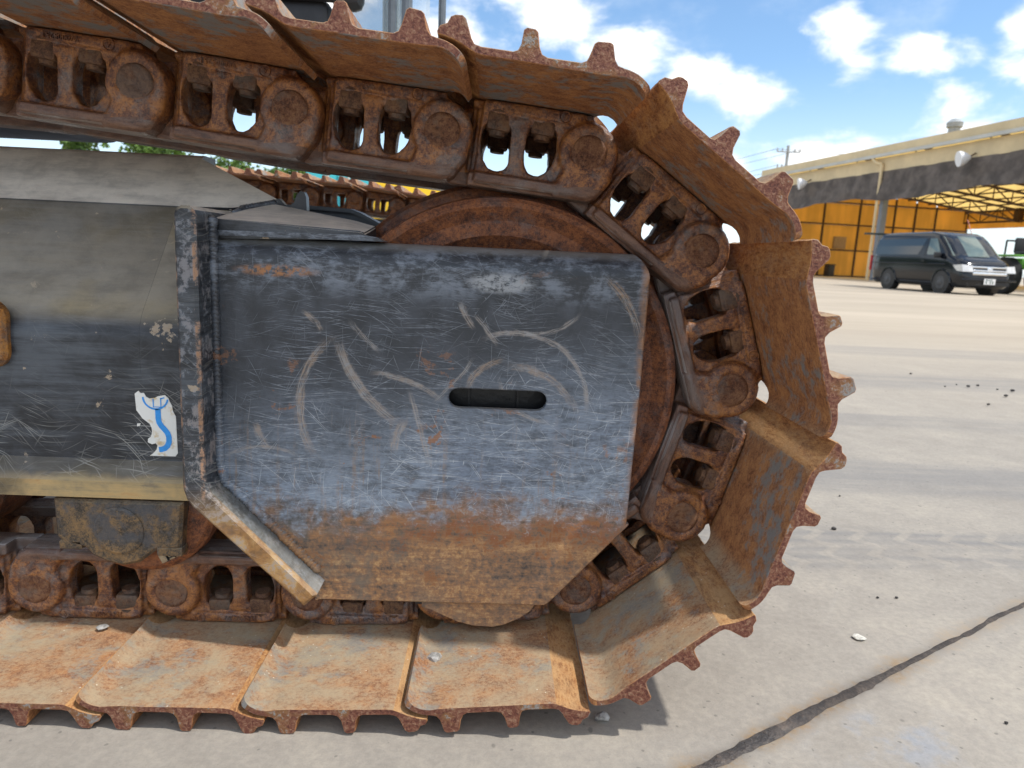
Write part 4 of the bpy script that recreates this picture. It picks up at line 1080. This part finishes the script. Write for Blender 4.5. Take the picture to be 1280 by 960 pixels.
        for l in (.86, 3.37):
            c = W(l, sg * .745, .315)
            bm = bmesh.new(); add_cyl(bm, c - sd * sg * .10, c + sd * sg * .078, .315, n=32)
            for k in range(1): add_cyl(bm, c + sd * sg * .078, c + sd * sg * .095, .315, .285, n=32)
            w = part('wheel', bm, M_tyre, t, 30)
            bm = bmesh.new(); add_cyl(bm, c + sd * sg * .09, c + sd * sg * .1, .20, .185, n=28); add_cyl(bm, c + sd * sg * .1, c + sd * sg * .115, .10, .07, n=20)
            for k in range(8):
                a = k * math.pi / 4; add_cyl(bm, c + sd * sg * .1 + bk * .15 * math.cos(a) + Vector((0, 0, .15 * math.sin(a))), c + sd * sg * .104 + bk * .15 * math.cos(a) + Vector((0, 0, .15 * math.sin(a))), .018, n=8)
            part('wheel_rim', bm, M_steelrim, w, 30)
            bm = bmesh.new(); n = 20; pa = None
            for k in range(n + 1):
                a = math.pi * k / n; cc = W(l, 0, .315)
                def q(r, s): return cc + bk * r * math.cos(a) + Vector((0, 0, r * math.sin(a))) + sd * sg * s
                ring = [bm.verts.new(q(.355, .832)), bm.verts.new(q(.355, .852)), bm.verts.new(q(.395, .850)), bm.verts.new(q(.41, .820))]
                if pa:
                    for i in range(3): bm.faces.new((pa[i], pa[i + 1], ring[i + 1], ring[i]))
                pa = ring
            part('arch_lip', bm, M_vp, t, 60)
            bm = bmesh.new(); add_cyl(bm, W(l, sg * .60, .33), W(l, sg * .834, .33), .36, n=32); part('wheel_arch', bm, M_dark, t, 30)
    def front(s, h, o=.008): return W(lf(h) - o, s, h)
    bm = bmesh.new(); n = 10; prev = None
    for k in range(7):
        h = 1.10 + (1.70 - 1.10) * k / 6; w = hw(h) - .06
        ring = [bm.verts.new(W(lf(h) - .012 + .10 * abs(q) ** 2.5, q * w, h)) for q in [-1 + 2 * i / n for i in range(n + 1)]]
        if prev:
            for i in range(n): bm.faces.new((prev[i], prev[i + 1], ring[i + 1], ring[i]))
        prev = ring
    part('windshield', bm, M_ws, t, 60)
    bm = bmesh.new(); add_box(bm, front(0, .80, .02), (1.0, .05, .05), bev=.01); add_box(bm, front(0, .70, .02), (1.0, .05, .05), bev=.01); add_box(bm, front(0, .62, .015), (1.0, .05, .09), bev=.01); add_box(bm, front(0, .75, .035), (.16, .03, .11), bev=.02)
    part('grille', bm, M_chrome, t, 30)
    bm = bmesh.new(); add_box(bm, front(0, .75, .006), (1.0, .03, .06)); add_box(bm, front(0, .52, .006), (1.0, .03, .09)); add_box(bm, front(0, .34, .004), (1.25, .03, .10)); part('air_intake', bm, M_dark, t)
    bm = bmesh.new(); add_box(bm, front(0, .44, .02), (1.60, .06, .06), bev=.02); part('bumper', bm, M_vp, t)
    bm = bmesh.new(); c = front(.0, .40, .06); add_box(bm, c, (.33, .012, .165)); 
    M_ink = plain('dark green plate ink', (.03, .09, .06), .6)
    for k, (dx, dz, w, h) in enumerate([(-.09, .045, .05, .03), (-.02, .045, .04, .03), (.05, .045, .04, .03), (-.10, -.02, .03, .07), (-.04, -.02, .012, .02), (.02, -.02, .03, .07), (.09, -.02, .03, .07)]):
        add_box(bm, c + Vector((dx, -.008, dz)), (w, .004, h), mi=1)
    part('number_plate', bm, [M_white, M_ink], t, None)
    bm = bmesh.new(); add_cyl(bm, W(4.2, 0, 1.83), W(4.22, 0, 1.84), .02, n=6)
    A = [W(4.15, -.66, 1.84), W(4.15, .66, 1.84), W(5.35, .62, 1.90), W(5.35, -.62, 1.90)]
    V = [bm.verts.new(p) for p in A]; V2 = [bm.verts.new(p - Vector((0, 0, .07))) for p in A]; bm.faces.new(V); bm.faces.new(list(reversed(V2)))
    for i in range(4): bm.faces.new((V[i], V[(i + 1) % 4], V2[(i + 1) % 4], V2[i]))
    part('tailgate', bm, M_vp, t)
    bm = bmesh.new(); tube(bm, [W(1.5, .45, 1.80), W(1.9, .55, 2.25)], .012, 6); part('aerial', bm, plain('red aerial', (.4, .08, .05), .5), t)
van()

# ------------------------------------------------------------------ green machine behind the van, at the right border
def tractor():
    O = Vector((17.35, 21.0, 0))
    t = thing('green_tractor', 'small green farm machine partly hidden behind the front of the van', 'tractor', O)
    Mg = plain('green machine paint', (.12, .34, .04), .4); Mt = plain('tractor tyre', (.02, .02, .02), .9)
    def Wt(x, y, z): return O + Vector((x, y, z))
    bm = bmesh.new(); add_box(bm, Wt(0, -.3, .95), (.75, 1.5, .55), bev=.10); add_box(bm, Wt(0, .9, 1.0), (1.0, .9, .35), bev=.08); part('hood', bm, Mg, t)
    for sx in (-.62, .62):
        bm = bmesh.new(); add_cyl(bm, Wt(sx - .14, .95, .6), Wt(sx + .14, .95, .6), .6, n=28); w = part('wheel', bm, Mt, t)
        bm = bmesh.new(); add_cyl(bm, Wt(sx - .15, .95, .6), Wt(sx + .15, .95, .6), .3, n=20); part('wheel_rim', bm, Mg, w)
        bm = bmesh.new(); add_cyl(bm, Wt(sx - .10, -.75, .36), Wt(sx + .10, -.75, .36), .36, n=24); w = part('wheel', bm, Mt, t)
        bm = bmesh.new(); add_cyl(bm, Wt(sx - .11, -.75, .36), Wt(sx + .11, -.75, .36), .17, n=20); part('wheel_rim', bm, Mg, w)
        bm = bmesh.new(); add_box(bm, Wt(sx, .95, 1.25), (.36, 1.1, .07), bev=.02); part('fender', bm, Mg, t)
    bm = bmesh.new(); add_box(bm, Wt(0, 1.0, 1.35), (.5, .45, .12), bev=.04); add_box(bm, Wt(0, 1.22, 1.6), (.5, .1, .5), bev=.04); part('seat', bm, M_dark, t)
    bm = bmesh.new(); tube(bm, [Wt(-.45, 1.35, 1.2), Wt(-.45, 1.35, 1.75), Wt(.45, 1.35, 1.75), Wt(.45, 1.35, 1.2)], .03, 8); add_cyl(bm, Wt(.2, -.6, 1.2), Wt(.2, -.6, 1.55), .03, n=8); part('roll_bar', bm, M_dark, t)
tractor()

# ------------------------------------------------------------------ power line
M_pole = plain('grey concrete pole', (.36, .37, .36), .8, var=.1, sc=1)
def pole(x, y, label):
    o = Vector((x, y, 0)); t = thing('utility_pole', label, 'pole', o)
    bm = bmesh.new(); add_cyl(bm, o, o + Vector((0, 0, 13.6)), .24, .15, n=12); part('pole_shaft', bm, M_pole, t)
    for h, w in ((12.9, 1.25), (11.2, 1.05), (10.2, .8)):
        bm = bmesh.new(); add_box(bm, o + Vector((0, -.2, h)), (2 * w, .12, .12))
        for k in (-1, -.55, .55, 1): add_cyl(bm, o + Vector((k * w, -.2, h)), o + Vector((k * w, -.2, h + .38)), .085, .06, n=8)
        part('cross_arm', bm, M_pole, t)
    bm = bmesh.new(); add_cyl(bm, o + Vector((.5, -.2, 9.0)), o + Vector((.5, -.2, 10.0)), .3, n=14); part('transformer', bm, M_pole, t)
    return o
p1 = pole(31.4, 78.2, 'grey utility pole with cross arms above the far end of the shed roof')
p2 = Vector((10.0, 118.0, 0))
M_wire = plain('wire', (.10, .10, .11), .6)
for q, lab in ((p2, 'thin overhead power line running down to the left from the utility pole'), (Vector((78, 60, 0)), 'thin overhead power line running right from the utility pole behind the shed')):
    for h, w in ((13.2, 1.25), (13.2, -1.25), (11.5, 1.0), (11.5, -1.0), (10.4, .6)):
        bm = bmesh.new(); pts = [p1.lerp(q, i / 10) + Vector((w, 0, h - 1.4 * 4 * (i / 10) * (1 - i / 10))) for i in range(11)]
        tube(bm, [p - p1 for p in pts], .022, 4)
        thing('power_line', lab, 'power line', p1, 'power lines on the utility pole', mesh('power_line', bm, M_wire))

# ------------------------------------------------------------------ beyond the machine: container, yellow machine, trees
M_cyan = plain('cyan container paint', (.06, .50, .58), .5, var=.12, sc=1)
o = Vector((-3.6, 16.5, 0)); t = thing('storage_container', 'bright cyan steel container seen through the gap under the upper track', 'container', o)
bm = bmesh.new(); add_box(bm, o + Vector((0, 0, 1.2)), (1.5, 2.2, 2.4), bev=.02)
for k in range(9): add_box(bm, o + Vector((-.68 + .17 * k, -1.12, 1.2)), (.06, .05, 2.2))
part('container_body', bm, M_cyan, t)
for s in (-.38, .38):
    bm = bmesh.new(); add_box(bm, o + Vector((s, -1.16, 1.2)), (.66, .04, 2.1)); dr = part('container_door', bm, M_cyan, t)
    bm = bmesh.new(); add_cyl(bm, o + Vector((s * .6, -1.21, .2)), o + Vector((s * .6, -1.21, 2.2)), .025, n=8); part('lock_rod', bm, M_gutter, dr)
M_yel = plain('yellow machine paint', (.80, .50, .01), .4, var=.08, sc=1)
o = Vector((-1.45, 12.2, 0)); t = thing('yellow_roller', 'yellow road machine mostly hidden behind the far track', 'construction machine', o)
bm = bmesh.new(); add_box(bm, o + Vector((.1, 0, 1.25)), (1.5, 2.6, .9), bev=.12); part('hood', bm, M_yel, t)
bm = bmesh.new(); add_box(bm, o + Vector((.1, 0, .72)), (1.2, 2.9, .3), bev=.04); part('chassis', bm, M_dark, t)
for dy in (-1.15, 1.15):
    bm = bmesh.new(); add_cyl(bm, o + Vector((-.62, dy, .5)), o + Vector((.82, dy, .5)), .5, n=32); part('drum', bm, M_gutter, t)
bm = bmesh.new()
for x, y in ((-.55, .4), (.75, .4), (-.55, 1.2), (.75, 1.2)): add_cyl(bm, o + Vector((x, y, 1.6)), o + Vector((x, y, 1.78)), .04, n=8)
part('post_stub', bm, M_dark, t)

def leaf_mat():
    m, t = M('tree leaves'); v = t.obj(); n = t.noise(v, .8, 3); 
    c = t.mix(t.mr(n, .35, .65), (.05, .10, .018), (.13, .22, .04)); b = t.out(c, .6, 0, None, .3)
    return m
M_leaf = leaf_mat(); M_bark = plain('tree bark', (.09, .07, .05), .9, var=.3, sc=8, bump=.01)
def tree(x, y, h, w, seed, label):
    r = random.Random(seed); o = Vector((x, y, 0)); t = thing('broadleaf_tree', label, 'tree', o, 'trees behind the yard')
    bm = bmesh.new(); add_cyl(bm, o, o + Vector((.2, 0, h * .55)), .28, .14, n=10)
    cl = []
    for k in range(16):
        a = r.uniform(0, 6.28); q = r.uniform(.2, 1) ** .6
        p = o + Vector((math.cos(a) * w * q, math.sin(a) * w * q * .8, h * r.uniform(.35, .95) * (1 - .18 * q)))
        cl.append((p, r.uniform(.8, 1.5))); add_cyl(bm, o + Vector((.1, 0, h * r.uniform(.25, .5))), p, .07, .03, n=5)
    part('trunk', bm, M_bark, t)
    V, F = [], []
    for p, s in cl:
        for i in range(190):
            d = Vector((r.gauss(0, 1), r.gauss(0, 1), r.gauss(0, .8))).normalized() * s * r.uniform(.35, 1.15); c = p + d
            a = Vector((r.gauss(0, 1), r.gauss(0, 1), r.gauss(0, 1))).normalized() * r.uniform(.14, .26); b = a.cross(Vector((r.gauss(0, 1), r.gauss(0, 1), r.gauss(0, 1)))).normalized() * .13
            k = len(V); V += [c - a, c + b, c + a, c - b]; F.append((k, k + 1, k + 2, k + 3))
    me = bpy.data.meshes.new('crown'); me.from_pydata(V, [], F); me.materials.append(M_leaf)
    link_obj('crown', me, t)
for i, (x, y, h, w, lab) in enumerate([(-27.5, 52, 9.6, 3.4, 'leafy green tree furthest left in the gap under the track'), (-22.0, 50, 8.2, 3.2, 'green tree second from the left in the gap under the track'), (-17.2, 52, 7.6, 3.0, 'rounded green tree in the middle of the gap under the track'),
                                       (-12.6, 50, 6.8, 2.8, 'low green tree left of the cyan container'), (-9.0, 54, 6.0, 2.6, 'lowest green tree just behind the cyan container')]): tree(x, y, h, w, 40 + i, lab)
